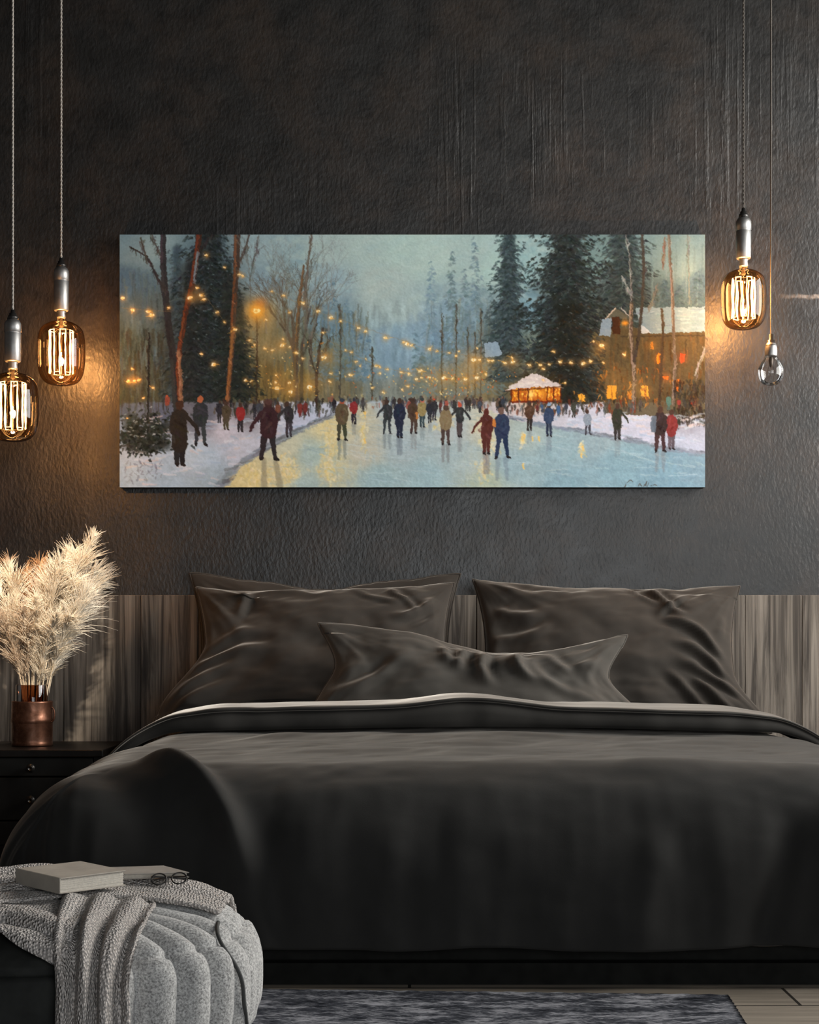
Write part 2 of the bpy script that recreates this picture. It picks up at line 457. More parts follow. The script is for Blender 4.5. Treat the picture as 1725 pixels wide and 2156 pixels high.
# ------------------------------------------------------------------ headboard: wide boarded panel on the back wall
HB_Z = CAM_Z+(HZ-1253)/(FPX/4.95)
hb = thing('headboard', 'wide weathered brown wood headboard of vertical boards behind the bed', 'headboard', (0.168, -0.025, 0))
boards = []
x = -1.6; r2 = random.Random(3)
while x < 1.95:
    w = r2.choice([0.17, 0.2, 0.23])
    d = r2.uniform(0, 0.004)
    boards.append(box(x, min(x+w, 1.95)-0.0010, -0.048-d, -0.0005, 0.0, HB_Z))
    x += w
bevel(mk('board_panel', *merge(*boards), M['head'], hb, (0.168, -0.025, 0), smooth=False), 0.002, 2)

# ------------------------------------------------------------------ painting (colours worked out stroke by stroke on the canvas surface)
PX0, PX1, PY0, PY1 = 252.0, 1485.0, 494.0, 1026.0
KS = 1.0
CW, CH = int((PX1-PX0)*KS)+1, int((PY1-PY0)*KS)+1
def paint():
    R = random.Random(11)
    gx = PX0+np.arange(CW)/KS; gy = PY0+np.arange(CH)/KS
    X, Y = np.meshgrid(gx, gy)
    def field(samples, sig):
        acc = np.zeros((CH, CW, 3)); ws = np.zeros((CH, CW, 1))
        for sx, sy, c in samples:
            w = (1.0/(((X-sx)/sig)**2+((Y-sy)/(sig*0.85))**2+0.12)**2)[..., None]
            acc += w*np.array(c); ws += w
        return acc/ws/255.0
    up = [(270,510,(105,130,140)),(330,520,(128,152,156)),(260,600,(70,95,115)),(300,650,(78,92,96)),(280,720,(70,82,80)),(300,800,(72,75,60)),
          (380,550,(95,120,130)),(430,560,(70,85,92)),(430,700,(46,50,50)),(430,800,(42,45,42)),(480,650,(52,60,62)),(560,520,(140,162,165)),(560,600,(125,150,160)),
          (545,660,(150,136,98)),(560,720,(112,110,85)),(560,800,(112,96,58)),(620,560,(130,155,160)),(620,640,(122,138,138)),(630,720,(105,110,95)),(620,810,(135,112,62)),
          (700,520,(158,175,170)),(700,600,(140,162,168)),(690,680,(110,135,145)),(690,760,(108,114,100)),(700,820,(118,110,85)),(760,520,(162,180,172)),(800,600,(165,178,170)),
          (850,520,(163,184,174)),(850,650,(155,172,168)),(850,720,(135,160,170)),(820,770,(125,150,160)),(830,815,(125,130,120)),(900,540,(165,185,175)),(930,650,(135,158,165)),
          (930,720,(115,140,155)),(930,800,(130,125,100)),(1000,540,(152,172,166)),(1000,650,(115,135,140)),(1000,730,(95,110,112)),(1000,790,(155,128,76)),(960,830,(110,105,90)),
          (1040,560,(155,180,172)),(1050,720,(80,90,85)),(1060,800,(95,90,70)),(1110,560,(130,160,160)),(1110,650,(110,140,150)),(1110,750,(105,115,100)),(1180,600,(60,70,70)),
          (1180,760,(55,50,38)),(1260,560,(100,125,125)),(1300,600,(70,85,86)),(1300,720,(90,80,52)),(1300,820,(105,74,38)),(1400,530,(105,130,132)),(1440,560,(110,135,138)),
          (1470,600,(75,100,115)),(1400,630,(70,90,95)),(1400,740,(78,72,52)),(1470,760,(64,62,50)),(1400,820,(92,66,38)),(1470,850,(52,52,44))]
    ice = [(520,1010,(205,190,140)),(600,1000,(200,190,150)),(600,940,(190,190,165)),(660,960,(168,185,176)),(700,900,(212,198,150)),(700,980,(200,192,155)),(760,880,(190,185,160)),
           (765,950,(188,184,165)),(800,1010,(155,178,178)),(850,940,(165,178,178)),(850,880,(180,185,175)),(900,1000,(155,178,180)),(950,900,(175,182,178)),(950,960,(165,180,178)),
           (1030,900,(195,190,165)),(1000,980,(172,181,172)),(1020,1010,(172,180,158)),(1080,980,(150,172,175)),(1100,910,(165,178,172)),(1180,960,(145,168,172)),(1200,1010,(135,162,170)),
           (1300,980,(130,160,170)),(1400,1000,(125,155,168)),(1460,970,(125,152,165)),(1250,930,(145,165,170)),(820,850,(165,175,178)),(640,1020,(165,182,176))]
    snow = [(260,870,(70,82,100)),(330,868,(88,98,118)),(430,872,(96,100,112)),(520,872,(110,106,108)),(260,890,(120,140,165)),(300,960,(165,182,200)),(280,1000,(165,185,200)),(350,1010,(160,180,196)),(420,960,(172,190,205)),(480,900,(188,186,196)),(560,880,(182,186,196)),
            (640,880,(185,190,205)),(440,1010,(152,168,178)),(700,860,(190,194,205)),(520,940,(185,188,198)),(1080,870,(198,186,184)),(1150,890,(190,188,195)),(1250,900,(185,188,200)),
            (1350,920,(182,187,202)),(1450,930,(172,180,196)),(1450,900,(150,155,168)),(800,848,(170,180,185)),(980,855,(165,165,165))]
    img = field(up, 46)
    hor = 846+6*fbm(X/40, Y*0, 5)
    edgeL = np.interp(Y, [846, 870, 895, 930, 965, 1000, 1030], [770, 705, 650, 580, 520, 478, 455])+7*fbm(X/25, Y/9, 3)
    edgeR = np.interp(Y, [850, 866, 880, 893, 905, 920, 940, 955, 962], [990, 1035, 1070, 1130, 1205, 1290, 1385, 1470, 1600])+10*fbm(X/25, Y/6, 8)
    low = sstep(-3, 3, Y-hor)[..., None]
    img = img*(1-low)+field(snow, 55)*low
    inice = (sstep(-4, 4, X-edgeL)*sstep(-6, 6, edgeR-X)*sstep(-2, 2, Y-848))[..., None]
    img = img*(1-inice)+field(ice, 40)*inice
    # loose brushwork everywhere
    n = fbm(X/26, Y/9, 21, 4)*0.5+fbm(X/7, Y/7, 22, 3)*0.5
    nu = fbm(X/10, Y/34, 25, 4)
    upm = 1-low
    img = img*(1+0.10*n[..., None]*low+0.20*nu[..., None]*upm*sstep(560, 700, Y)[..., None]+0.05*n[..., None]*upm)

    def win(x0, x1, y0, y1):
        a = max(0, int((x0-PX0)*KS)); b = min(CW, int((x1-PX0)*KS)+2)
        c = max(0, int((y0-PY0)*KS)); d = min(CH, int((y1-PY0)*KS)+2)
        if a >= b or c >= d: return None
        return slice(c, d), slice(a, b)
    def put(w, cov, col):
        s = img[w]; s += cov[..., None]*(np.array(col)/255.0-s)
    def cap(x0, y0, x1, y1, w0, w1, col, a=1.0, soft=1.6):
        m = max(w0, w1)+soft+1
        w = win(min(x0, x1)-m, max(x0, x1)+m, min(y0, y1)-m, max(y0, y1)+m)
        if w is None: return
        xx, yy = X[w], Y[w]
        dx, dy = x1-x0, y1-y0; L = dx*dx+dy*dy+1e-9
        t = np.clip(((xx-x0)*dx+(yy-y0)*dy)/L, 0, 1)
        d = np.hypot(xx-x0-t*dx, yy-y0-t*dy)
        put(w, a*np.clip((w0+(w1-w0)*t-d)/soft+0.5, 0, 1), col)
    def ell(cx, cy, rx, ry, col, a=1.0, soft=1.6):
        w = win(cx-rx-3, cx+rx+3, cy-ry-3, cy+ry+3)
        if w is None: return
        d = np.hypot((X[w]-cx)/rx, (Y[w]-cy)/ry)
        put(w, a*np.clip((1-d)*min(rx, ry)/soft+0.5, 0, 1), col)
    def glow(cx, cy, r, col, a):
        w = win(cx-2.4*r, cx+2.4*r, cy-2.4*r, cy+2.4*r)
        if w is None: return
        d2 = ((X[w]-cx)**2+(Y[w]-cy)**2)/(r*r)
        put(w, a*np.exp(-d2*1.4), col)
    def poly(pts, col, a=1.0, rough=1.5, sd=1):
        xs = [p[0] for p in pts]; ys = [p[1] for p in pts]
        w = win(min(xs)-3, max(xs)+3, min(ys)-3, max(ys)+3)
        if w is None: return
        xx = X[w]+rough*fbm(X[w]/6, Y[w]/6, sd); yy = Y[w]+rough*fbm(X[w]/6, Y[w]/6, sd+9)
        ins = np.zeros(xx.shape, bool)
        for (ax, ay), (bx, by) in zip(pts, pts[1:]+pts[:1]):
            if ay == by: continue
            c = ((ay > yy) != (by > yy)) & (xx < (bx-ax)*(yy-ay)/(by-ay)+ax)
            ins ^= c
        put(w, a*ins.astype(float), col)
    def jit(c, v=10):
        k = R.gauss(0, v)
        return tuple(max(0, min(255, q+k+R.gauss(0, v*0.3))) for q in c)
    def conifer(x, y0, y1, hw, cols, n, a=0.8, L=9, trunk=None, top=0.10, under=0.0):
        if under:
            yy = y0
            while yy < y1:
                t = (yy-y0)/(y1-y0)
                h = hw*(top+(1-top)*t**0.8)*(0.5+0.5*abs(math.sin(t*13+x)))*0.58
                ell(x+R.gauss(0, h*0.16), yy, h*R.uniform(0.75, 1.1), 7, jit(cols[0], 5), under, 6)
                yy += 5
        if trunk: cap(x, y0, x, y1, 1.0, 3.5, trunk, 0.9)
        for i in range(n):
            t = R.random()**0.75
            y = y0+(y1-y0)*t
            lay = 0.5+0.5*abs(math.sin(t*13+x))
            h = hw*(top+(1-top)*t**0.8)*lay
            k = R.gauss(0, 0.62)
            xx = x+h*max(-1.4, min(1.4, k))
            sgn = 1 if k > 0 else -1
            an = R.uniform(0.1, 0.9)
            l = L*R.uniform(0.5, 1.3)*(0.45+0.55*t)
            cap(xx, y, xx+sgn*l*math.cos(an), y+l*math.sin(an), R.uniform(1.2, 3.0), 0.8, jit(R.choice(cols), 7), a*R.uniform(0.6, 1))
    def bare(x, y, ang, L, w, col, depth, a=0.9):
        if depth == 0 or L < 5: return
        x1 = x+L*math.cos(ang); y1 = y-L*math.sin(ang)
        cap(x, y, x1, y1, w, w*0.7, jit(col, 6), a, 1.2)
        for k in range(R.choice([2, 2, 3])):
            bare(x+(x1-x)*R.uniform(0.6, 1), y+(y1-y)*R.uniform(0.6, 1), ang+R.uniform(-0.5, 0.5), L*R.uniform(0.55, 0.8), w*0.6, col, depth-1, a*0.92)
    def vstrokes(n, x0, x1, y0, y1, l0, l1, cols, a, w=1.6, lean=0.08):
        for i in range(n):
            xx = R.uniform(x0, x1); yy = R.uniform(y0, y1); l = R.uniform(l0, l1)
            cap(xx, yy, xx+l*R.gauss(0, lean), yy+l, w*R.uniform(0.6, 1.4), w*0.5, jit(R.choice(cols), 8), a*R.uniform(0.5, 1))
    # sky brushwork
    for i in range(420):
        xx = R.uniform(560, 1140); yy = R.uniform(498, 640); an = R.uniform(-0.9, 0.5); l = R.uniform(14, 44)
        cap(xx, yy, xx+l*math.cos(an), yy+l*math.sin(an), 5, 3, jit(R.choice([(160,180,174),(168,184,174),(152,174,172),(158,172,166)]), 4), 0.20, 4)
    # distant wooded hill and misty trees
    for i in range(300):
        xx = R.uniform(745, 1000); top = np.interp(xx, [745, 800, 850, 900, 960, 1000], [700, 690, 668, 650, 620, 600])
        yy = R.uniform(top, 770); cap(xx, yy, xx+R.gauss(0, 3), yy+R.uniform(10, 30), 5, 3, jit((128,153,166), 5), 0.22, 4)
    for x, y0, hw, n in ((672,600,18,90),(700,590,22,130),(728,630,16,120),(742,650,14,110),(760,680,14,90),(775,705,10,60)):
        conifer(x, y0, 800, hw, [(98,126,142),(108,134,148),(88,114,128),(112,128,128)], n, 0.55, 10)
    for x, y0, hw, n, cols in ((908,545,22,230,[(112,136,146),(120,140,145),(104,128,140)]),(952,520,24,330,[(88,106,108),(98,118,122),(110,125,122)]),
                               (978,560,20,200,[(104,122,126),(112,130,134)]),(1000,500,30,380,[(98,120,130),(110,132,140),(120,136,136),(92,108,110)]),(1035,600,22,200,[(100,118,118),(88,108,112)]),
                               (875,690,14,90,[(110,134,140),(92,114,116)]),(935,690,30,160,[(96,120,130),(108,122,120)]),(890,740,22,160,[(92,112,116),(104,114,106)])):
        conifer(x, y0, 830, hw, cols, n, 0.6, 10, top=0.06)
    vstrokes(160, 900, 1060, 620, 800, 20, 60, [(104,122,122),(120,138,142),(96,104,92),(122,118,96)], 0.4)
    # left background trees
    vstrokes(170, 252, 345, 560, 800, 20, 60, [(66,90,110),(78,92,92),(84,96,96),(60,70,66),(90,112,124)], 0.45, 2.4)
    vstrokes(260, 500, 780, 640, 840, 14, 46, [(116,110,82),(98,100,82),(132,118,80),(96,112,112),(88,84,62)], 0.42, 2.0)
    # dark conifer mass at left
    for i in range(150):
        yy = R.uniform(540, 838); hw_ = np.interp(yy, [540, 640, 838], [40, 78, 90])
        ell(432+R.uniform(-1, 1)*hw_, yy, R.uniform(10, 20), R.uniform(10, 22), jit((44,50,50), 5), 0.30, 10)
    vstrokes(200, 252, 345, 690, 845, 14, 40, [(56,64,60),(48,54,50),(66,72,62),(60,52,40)], 0.5, 2.4)
    vstrokes(120, 505, 640, 790, 845, 8, 24, [(66,60,44),(52,52,44),(96,78,46)], 0.45, 2.0)
    conifer(372, 520, 840, 34, [(58,74,84),(48,58,62),(70,84,88)], 420, 0.6, 12, top=0.4, under=0.5)
    conifer(440, 480, 842, 78, [(36,44,46),(44,54,56),(30,34,34),(56,68,70),(40,46,42)], 2600, 0.85, 13, top=0.45, under=0.8)
    conifer(404, 560, 842, 44, [(36,42,44),(46,54,56),(32,36,36)], 700, 0.75, 12, top=0.5, under=0.7)
    conifer(480, 560, 842, 40, [(38,44,42),(46,54,50),(34,38,36)], 600, 0.75, 12, top=0.5, under=0.6)
    conifer(505, 640, 842, 34, [(40,46,42),(54,58,48),(34,38,36)], 520, 0.75, 11, top=0.3, under=0.6)
    for i in range(90):
        cap(R.uniform(380, 500), R.uniform(520, 820), R.uniform(380, 500), 0, 0, 0, (0,0,0), 0) if False else None
        xx, yy = R.gauss(440, 38), R.uniform(520, 830)
        cap(xx, yy, xx+R.uniform(-5, 5), yy+R.uniform(-3, 3), 1.1, 0.6, jit((120,140,148), 14), 0.45, 1)
    # big right conifers
    conifer(1072, 488, 800, 56, [(50,62,64),(62,76,78),(44,52,52),(76,90,92)], 1700, 0.8, 11, top=0.3, under=0.75)
    conifer(1312, 470, 690, 62, [(46,58,60),(38,46,48),(62,76,78),(54,66,64)], 1800, 0.8, 12, top=0.62, under=0.7)
    conifer(1195, 470, 842, 100, [(36,42,42),(44,52,50),(30,33,32),(40,44,38),(54,64,64)], 4200, 0.85, 14, top=0.5, under=0.9)
    conifer(1195, 640, 850, 62, [(34,36,32),(42,42,34),(48,38,26)], 500, 0.8, 12, top=0.8, under=0.8)
    for i in range(120):
        xx, yy = R.gauss(1195, 45), R.uniform(510, 800)
        cap(xx, yy, xx+R.uniform(-6, 6), yy+R.uniform(-4, 2), 1.1, 0.6, jit((122,140,142), 14), 0.4, 1)
    vstrokes(60, 1370, 1485, 500, 640, 30, 90, [(92,116,120),(112,134,136),(80,98,100)], 0.4, 1.6, 0.03)
    for x, y0, hw in ((1400,590,20),(1432,600,22),(1470,570,24)): conifer(x, y0, 652, hw, [(66,88,98),(74,98,110),(58,76,82)], 200, 0.55, 9)
    # lodge on the right
    poly([(1275,700),(1290,690),(1485,690),(1485,880),(1275,870)], (80,72,50), 0.85, 3, 2)
    vstrokes(240, 1275, 1483, 700, 850, 10, 40, [(84,76,50),(66,60,44),(100,80,46),(58,50,36),(92,64,32)], 0.5, 2.2, 0.04)
    poly([(1338,648),(1485,646),(1485,698),(1372,702),(1350,690)], (118,144,158), 0.95, 2, 4)
    for i in range(90):
        xx, yy = R.uniform(1335, 1480), R.uniform(650, 696)
        cap(xx, yy, xx+R.uniform(8, 22), yy+R.gauss(0, 1), 1.6, 0.8, jit((122,148,162), 12), 0.5, 1.2)
    poly([(1352,684),(1372,700),(1345,702)], (170,186,196), 0.9, 1.5, 5)
    poly([(1278,668),(1296,648),(1322,664),(1322,672),(1296,666),(1282,674)], (86,88,76), 0.9, 1, 6)
    cap(1275, 671, 1296, 648, 1.3, 1.3, (178,170,156)); cap(1308, 648, 1328, 668, 1.2, 1.2, (160,166,166))
    poly([(1268,672),(1288,668),(1286,708),(1262,706)], (132,154,170), 0.85, 2, 3)
    poly([(1289,668),(1306,668),(1306,703),(1289,703)], (62,38,22), 0.95, 1, 7)
    glow(1316, 680, 9, (222,150,48), 0.9)
    cap(1308, 708, 1485, 706, 1.6, 1.6, (50,46,38), 0.6)
    for x0, y0, x1, y1, c in ((1384,744,1393,764,(226,132,40)),(1432,744,1441,762,(190,74,42)),(1396,792,1407,798,(222,110,40)),(1424,798,1430,824,(220,120,40)),(1278,812,1298,840,(238,160,50)),
                              (1350,812,1366,834,(244,170,60)),(1322,822,1334,840,(200,130,48)),(1218,830,1232,846,(240,170,60)),(1452,846,1462,852,(120,40,30)),(1370,720,1376,735,(190,130,50))):
        poly([(x0,y0),(x1,y0),(x1,y1),(x0,y1)], c, 0.9, 2.2, int(x0))
        glow((x0+x1)/2, (y0+y1)/2, 12, c, 0.35)
        cap((x0+x1)/2, y0, (x0+x1)/2, y1, 0.7, 0.7, (90,54,24), 0.6)
    for i in range(130):
        xx, yy = R.gauss(1330, 55), R.uniform(770, 850)
        cap(xx, yy, xx+R.gauss(0, 2), yy+R.uniform(3, 12), 1.6, 0.8, jit(R.choice([(170,100,36),(120,76,34),(66,52,34),(210,140,54),(90,48,28)]), 10), 0.6, 1)
    # small far shed
    poly([(1018,722),(1050,720),(1056,748),(1022,752)], (146,166,180), 0.85, 2, 8)
    # hut with a snowy roof
    glow(1125, 826, 42, (214,140,44), 0.55)
    poly([(1076,818),(1181,812),(1181,846),(1076,846)], (186,104,32), 0.97, 1, 12)
    for i in range(120):
        xx, yy = R.uniform(1078, 1180), R.uniform(817, 842)
        cap(xx, yy, xx, yy+R.uniform(2, 8), 1.8, 1, jit(R.choice([(244,176,54),(224,124,36),(150,60,24),(250,200,90),(196,84,30)]), 10), 0.7, 1.2)
    glow(1118, 830, 9, (255,214,120), 0.95); glow(1140, 828, 9, (246,176,60), 0.7)
    for xx in (1077, 1092, 1112, 1152, 1166, 1181): cap(xx, 814, xx, 846, 1.3, 1.3, (92,40,20), 0.9, 1)
    cap(1074, 846, 1183, 845, 2.2, 2.2, (110,40,22), 0.9, 1.2)
    poly([(1064,822),(1084,810),(1100,797),(1122,786),(1142,791),(1160,801),(1182,812),(1140,814),(1100,816)], (204,190,182), 1, 2, 14)
    for i in range(70):
        xx = R.uniform(1072, 1176); top = np.interp(xx, [1064, 1122, 1182], [820, 789, 811])
        yy = R.uniform(top, 814); cap(xx, yy, xx+R.uniform(4, 12), yy+R.uniform(-1, 4), 2, 1, jit(R.choice([(214,200,188),(190,178,172),(226,214,200)]), 5), 0.6, 1.4)
    cap(1066, 823, 1182, 814, 1.2, 1.2, (88,54,28), 0.8, 1)
    # trunks and bare trees
    def trunk(pts, w0, w1, col, hi=None):
        for k in range(len(pts)-1):
            f0 = w0+(w1-w0)*k/(len(pts)-1); f1 = w0+(w1-w0)*(k+1)/(len(pts)-1)
            cap(*pts[k], *pts[k+1], f0, f1, col, 0.95, 1.4)
            if hi: cap(pts[k][0]-f0*0.5, pts[k][1], pts[k+1][0]-f1*0.5, pts[k+1][1], f0*0.4, f1*0.4, jit(hi, 10), 0.6, 1)
        (ax, ay), (bx, by) = pts[0], pts[-1]
        for i in range(26):
            t = R.random(); k = min(len(pts)-2, int(t*(len(pts)-1))); f = t*(len(pts)-1)-k
            xx = pts[k][0]+(pts[k+1][0]-pts[k][0])*f; yy = pts[k][1]+(pts[k+1][1]-pts[k][1])*f
            cap(xx+R.gauss(0, 2.5), yy, xx+R.gauss(0, 2.5), yy+R.uniform(4, 14), 1.4, 0.7, jit(hi or col, 16), 0.5, 1)
    trunk([(343,492),(344,560),(348,620),(354,680),(366,760),(372,860)], 6, 8, (44,44,46), (58,58,60))
    trunk([(348,610),(334,590),(318,556),(308,540),(290,528),(272,520)], 3.4, 1.2, (52,50,50))
    trunk([(308,545),(302,520),(296,500)], 1.6, 0.8, (70,66,62)); trunk([(338,540),(326,510),(320,494)], 1.6, 0.9, (72,70,68))
    trunk([(420,492),(412,550),(402,610),(390,660),(380,720),(374,780),(380,850)], 6, 5, (66,44,34), (120,64,40))
    trunk([(416,530),(412,560),(408,590)], 2.2, 1.6, (110,120,128)); trunk([(376,740),(380,800),(381,845)], 3.4, 4, (110,84,66), (140,108,84))
    trunk([(424,524),(440,500),(450,492)], 2.4, 1.6, (50,46,46))
    trunk([(499,492),(498,560),(494,620),(490,690),(487,750),(482,800),(480,845)], 6.5, 5, (66,54,46), (130,80,46))
    trunk([(490,700),(486,760),(478,840)], 3.2, 3.4, (112,78,50), (150,104,62))
    trunk([(505,550),(518,520),(524,496)], 2.4, 1.4, (84,76,70)); trunk([(530,560),(540,530),(544,496)], 1.6, 1.0, (96,96,92))
    for x, y, L, w, c in ((625,850,118,5,(92,80,64)),(634,845,124,4.2,(76,66,54)),(640,740,84,2.2,(104,98,86)),(604,640,60,1.4,(118,124,118)),(664,650,62,1.4,(122,128,122)),(585,690,70,1.6,(108,110,102)),(700,640,56,1.1,(132,140,136)),(600,780,80,2.6,(104,100,88)),(652,780,80,3,(110,104,92)),(668,860,70,3.4,(70,58,46)),(560,700,70,2,(104,106,100)),(690,700,60,1.6,(118,120,114)),(528,640,60,2,(96,98,94))):
        bare(x, y, PI/2+R.uniform(-0.06, 0.06), L, w, c, 6, 0.8)
    trunk([(640,650),(646,580),(652,530),(656,494)], 2.6, 1.6, (106,98,86)); trunk([(622,840),(624,720),(632,620),(640,560)], 5, 2.4, (88,76,60), (130,100,62))
    trunk([(668,862),(666,800),(672,740),(680,690)], 3.6, 2, (64,56,48))
    trunk([(1330,648),(1330,600),(1326,540),(1318,494)], 2.6, 2.0, (60,62,60), (130,140,140))
    trunk([(1334,860),(1336,800),(1332,740),(1328,690),(1330,640)], 5, 4, (74,66,56), (150,140,128))
    trunk([(1336,760),(1346,700),(1352,640),(1356,560),(1352,494)], 3.4, 2.6, (62,58,52))
    trunk([(1408,492),(1412,560),(1416,620),(1418,690),(1422,760),(1418,850)], 2.6, 3.4, (92,84,74), (126,120,108))
    trunk([(1394,650),(1396,700),(1392,780),(1388,850)], 2.0, 3.0, (66,56,44)); trunk([(1400,500),(1396,560)], 1.4, 1.4, (110,96,84))
    trunk([(1485,730),(1474,760),(1464,790)], 1.4, 1.2, (130,132,130)); trunk([(1448,494),(1450,560),(1452,640)], 1.3, 1.3, (100,110,108))
    trunk([(1310,580),(1322,606),(1330,616)], 1.3, 1.6, (112,124,124)); trunk([(1385,598),(1376,625),(1366,648)], 1.2, 1.4, (92,96,92))
    for xx, y0 in ((1000,700),(1012,650),(985,690),(960,640),(930,660),(716,640),(540,660),(783,730)): trunk([(xx,y0),(xx+1,y0+60),(xx,840)], 1.0, 1.4, (84,80,68))
    trunk([(314,700),(313,780),(312,890)], 1.6, 2.2, (40,40,38)); trunk([(541,660),(541,760),(540,850)], 1.2, 1.6, (58,48,36))
    # far crowd and dark hedge line
    for i in range(160):
        xx = R.uniform(450, 700); yy = R.uniform(838, 868)
        cap(xx, yy, xx+R.gauss(0, 1.5), yy+R.uniform(4, 16), 2.4, 1.4, jit(R.choice([(62,60,54),(48,46,46),(90,86,70),(70,52,44),(84,92,96)]), 8), 0.7, 1.2)
    for i in range(190):
        xx = R.uniform(690, 1075); yy = R.uniform(834, 856)
        cap(xx, yy, xx+R.gauss(0, 1), yy+R.uniform(3, 11), 2.0, 1.3, jit(R.choice([(88,86,84),(66,62,62),(120,108,90),(96,110,118),(150,90,70),(62,66,74),(150,140,120)]), 8), 0.6, 1.2)
    for i in range(170):
        xx = R.uniform(1050, 1340); yy = R.uniform(842, 866)
        cap(xx, yy, xx+R.gauss(0, 2), yy+R.uniform(4, 14), 2.2, 1.2, jit(R.choice([(62,56,46),(48,44,40),(96,64,44),(84,82,72),(120,60,40),(72,80,88)]), 8), 0.65, 1.2)
    for i in range(230):
        xx = R.uniform(1420, 1485); yy = R.uniform(800, 892)
        cap(xx, yy, xx+R.gauss(0, 3), yy+R.uniform(4, 16), 2.2, 1.0, jit(R.choice([(42,42,36),(54,52,42),(62,64,62),(48,36,28)]), 7), 0.6, 1.2)
    # snow bank edges
    for i in range(240):
        yy = R.uniform(872, 1028); xx = np.interp(yy, [870, 895, 930, 965, 1000, 1030], [705, 650, 580, 520, 478, 455])+R.gauss(0, 5)
        sw = np.interp(yy, [870, 1028], [1.2, 4.5])
        cap(xx, yy, xx+R.uniform(8, 26), yy-R.uniform(3, 12), sw, sw*0.5, jit(R.choice([(120,128,136),(98,100,102),(134,142,146),(150,160,168)]), 8), 0.5, 1.5)
    for i in range(150):
        xx = R.uniform(1040, 1480); yy = np.interp(xx, [1035, 1130, 1205, 1290, 1385, 1480], [868, 893, 905, 920, 940, 954])+R.gauss(0, 2.5)
        cap(xx, yy, xx+R.uniform(10, 30), yy+R.uniform(1, 6), 2.2, 1, jit(R.choice([(122,132,144),(104,110,118),(138,150,162)]), 8), 0.5, 1.5)
    for i in range(260):
        if R.random() < 0.5: xx, yy = R.uniform(255, 620), R.uniform(880, 1020)
        else: xx, yy = R.uniform(1080, 1480), R.uniform(870, 930)
        if xx > np.interp(yy, [870, 895, 930, 965, 1000, 1030], [705, 650, 580, 520, 478, 455])-14 and xx < 1000: continue
        if xx > 1000 and yy > np.interp(xx, [1035, 1130, 1205, 1290, 1385, 1480], [868, 893, 905, 920, 940, 954])-5: continue
        cap(xx, yy, xx+R.uniform(8, 30), yy+R.gauss(0, 3), 2.6, 1.2, jit(R.choice([(190,204,216),(170,184,202),(206,206,210),(158,176,196),(204,190,186)]), 6), 0.5, 1.6)
    # ice: warm reflections and thin blade marks
    for cx, cy, rx, ry, n in ((545,1000,40,24,120),(600,985,26,34,90),(700,930,18,50,150),(690,985,20,34,90),(766,905,6,50,60),(1020,900,14,30,60),(1015,985,16,32,60),(1100,925,5,16,24),(1225,945,5,14,18),(930,890,30,14,40),(1035,925,12,30,40)):
        for i in range(n):
            xx, yy = R.gauss(cx, rx*0.5), R.gauss(cy, ry*0.5)
            if xx < np.interp(yy, [870, 895, 930, 965, 1000, 1030], [705, 650, 580, 520, 478, 455])+6: continue
            l = R.uniform(4, 14)
            cap(xx, yy, xx+R.gauss(0, 4), yy+l*0.6, 2.6, 1.2, jit(R.choice([(226,204,142),(216,192,124),(232,216,170),(206,196,160)]), 8), 0.42, 1.8)
    for xx, yy in ((1100,920),(1104,915),(1121,920),(1228,940),(1224,955),(1102,978),(1135,920),(768,868),(768,925)): cap(xx, yy, xx+1, yy+9, 2.4, 1.4, (236,190,100), 0.8, 1.4)
    for i in range(260):
        yy = R.uniform(870, 1022); xx = R.uniform(560, 1480)
        if xx < np.interp(yy, [870, 1030], [720, 500]) or (xx > 1030 and yy < np.interp(xx, [1035, 1130, 1290, 1480], [880, 905, 932, 966])): continue
        l = R.uniform(16, 70)
        cap(xx, yy, xx+l, yy+l*R.uniform(-0.1, 0.35), 1.1, 0.7, jit(R.choice([(178,194,196),(136,158,166),(196,204,198),(150,170,176)]), 6), 0.35, 1.2)
    for i in range(200):
        xx, yy = R.uniform(640, 1480), R.uniform(880, 1024)
        if yy < np.interp(xx, [640, 1035, 1130, 1290, 1480], [900, 880, 905, 932, 966]): continue
        cap(xx, yy, xx+R.gauss(0, 3), yy+R.uniform(10, 32), 4, 2.4, jit((160,178,180) if xx < 1150 else (134,162,170), 7), 0.22, 3)
    # bush at lower left
    for i in range(26): ell(R.gauss(300, 24), R.gauss(916, 16), 16, 10, jit((38,44,42), 6), 0.65, 8)
    for i in range(520):
        xx = R.gauss(302, 28); yy = R.gauss(915, 22)
        if yy > 970: continue
        cap(xx, yy, xx+R.uniform(-8, 8), yy+R.uniform(-4, 7), 2.6, 1.0, jit(R.choice([(34,40,36),(42,50,46),(52,60,62),(30,34,32),(56,60,54)]), 7), 0.8, 1.3)
    for i in range(40): 
        xx = R.gauss(300, 26); yy = R.gauss(900, 20); cap(xx, yy, xx+R.uniform(-5, 5), yy+R.uniform(-2, 2), 1.6, 0.8, jit((150,164,176), 12), 0.6, 1)
    for i in range(50):
        xx = R.uniform(262, 340); yy = R.uniform(975, 1012); cap(xx, yy, xx+R.uniform(-6, 6), yy+R.uniform(-8, 8), 1.8, 0.8, jit((118,126,138), 10), 0.5, 1.2)
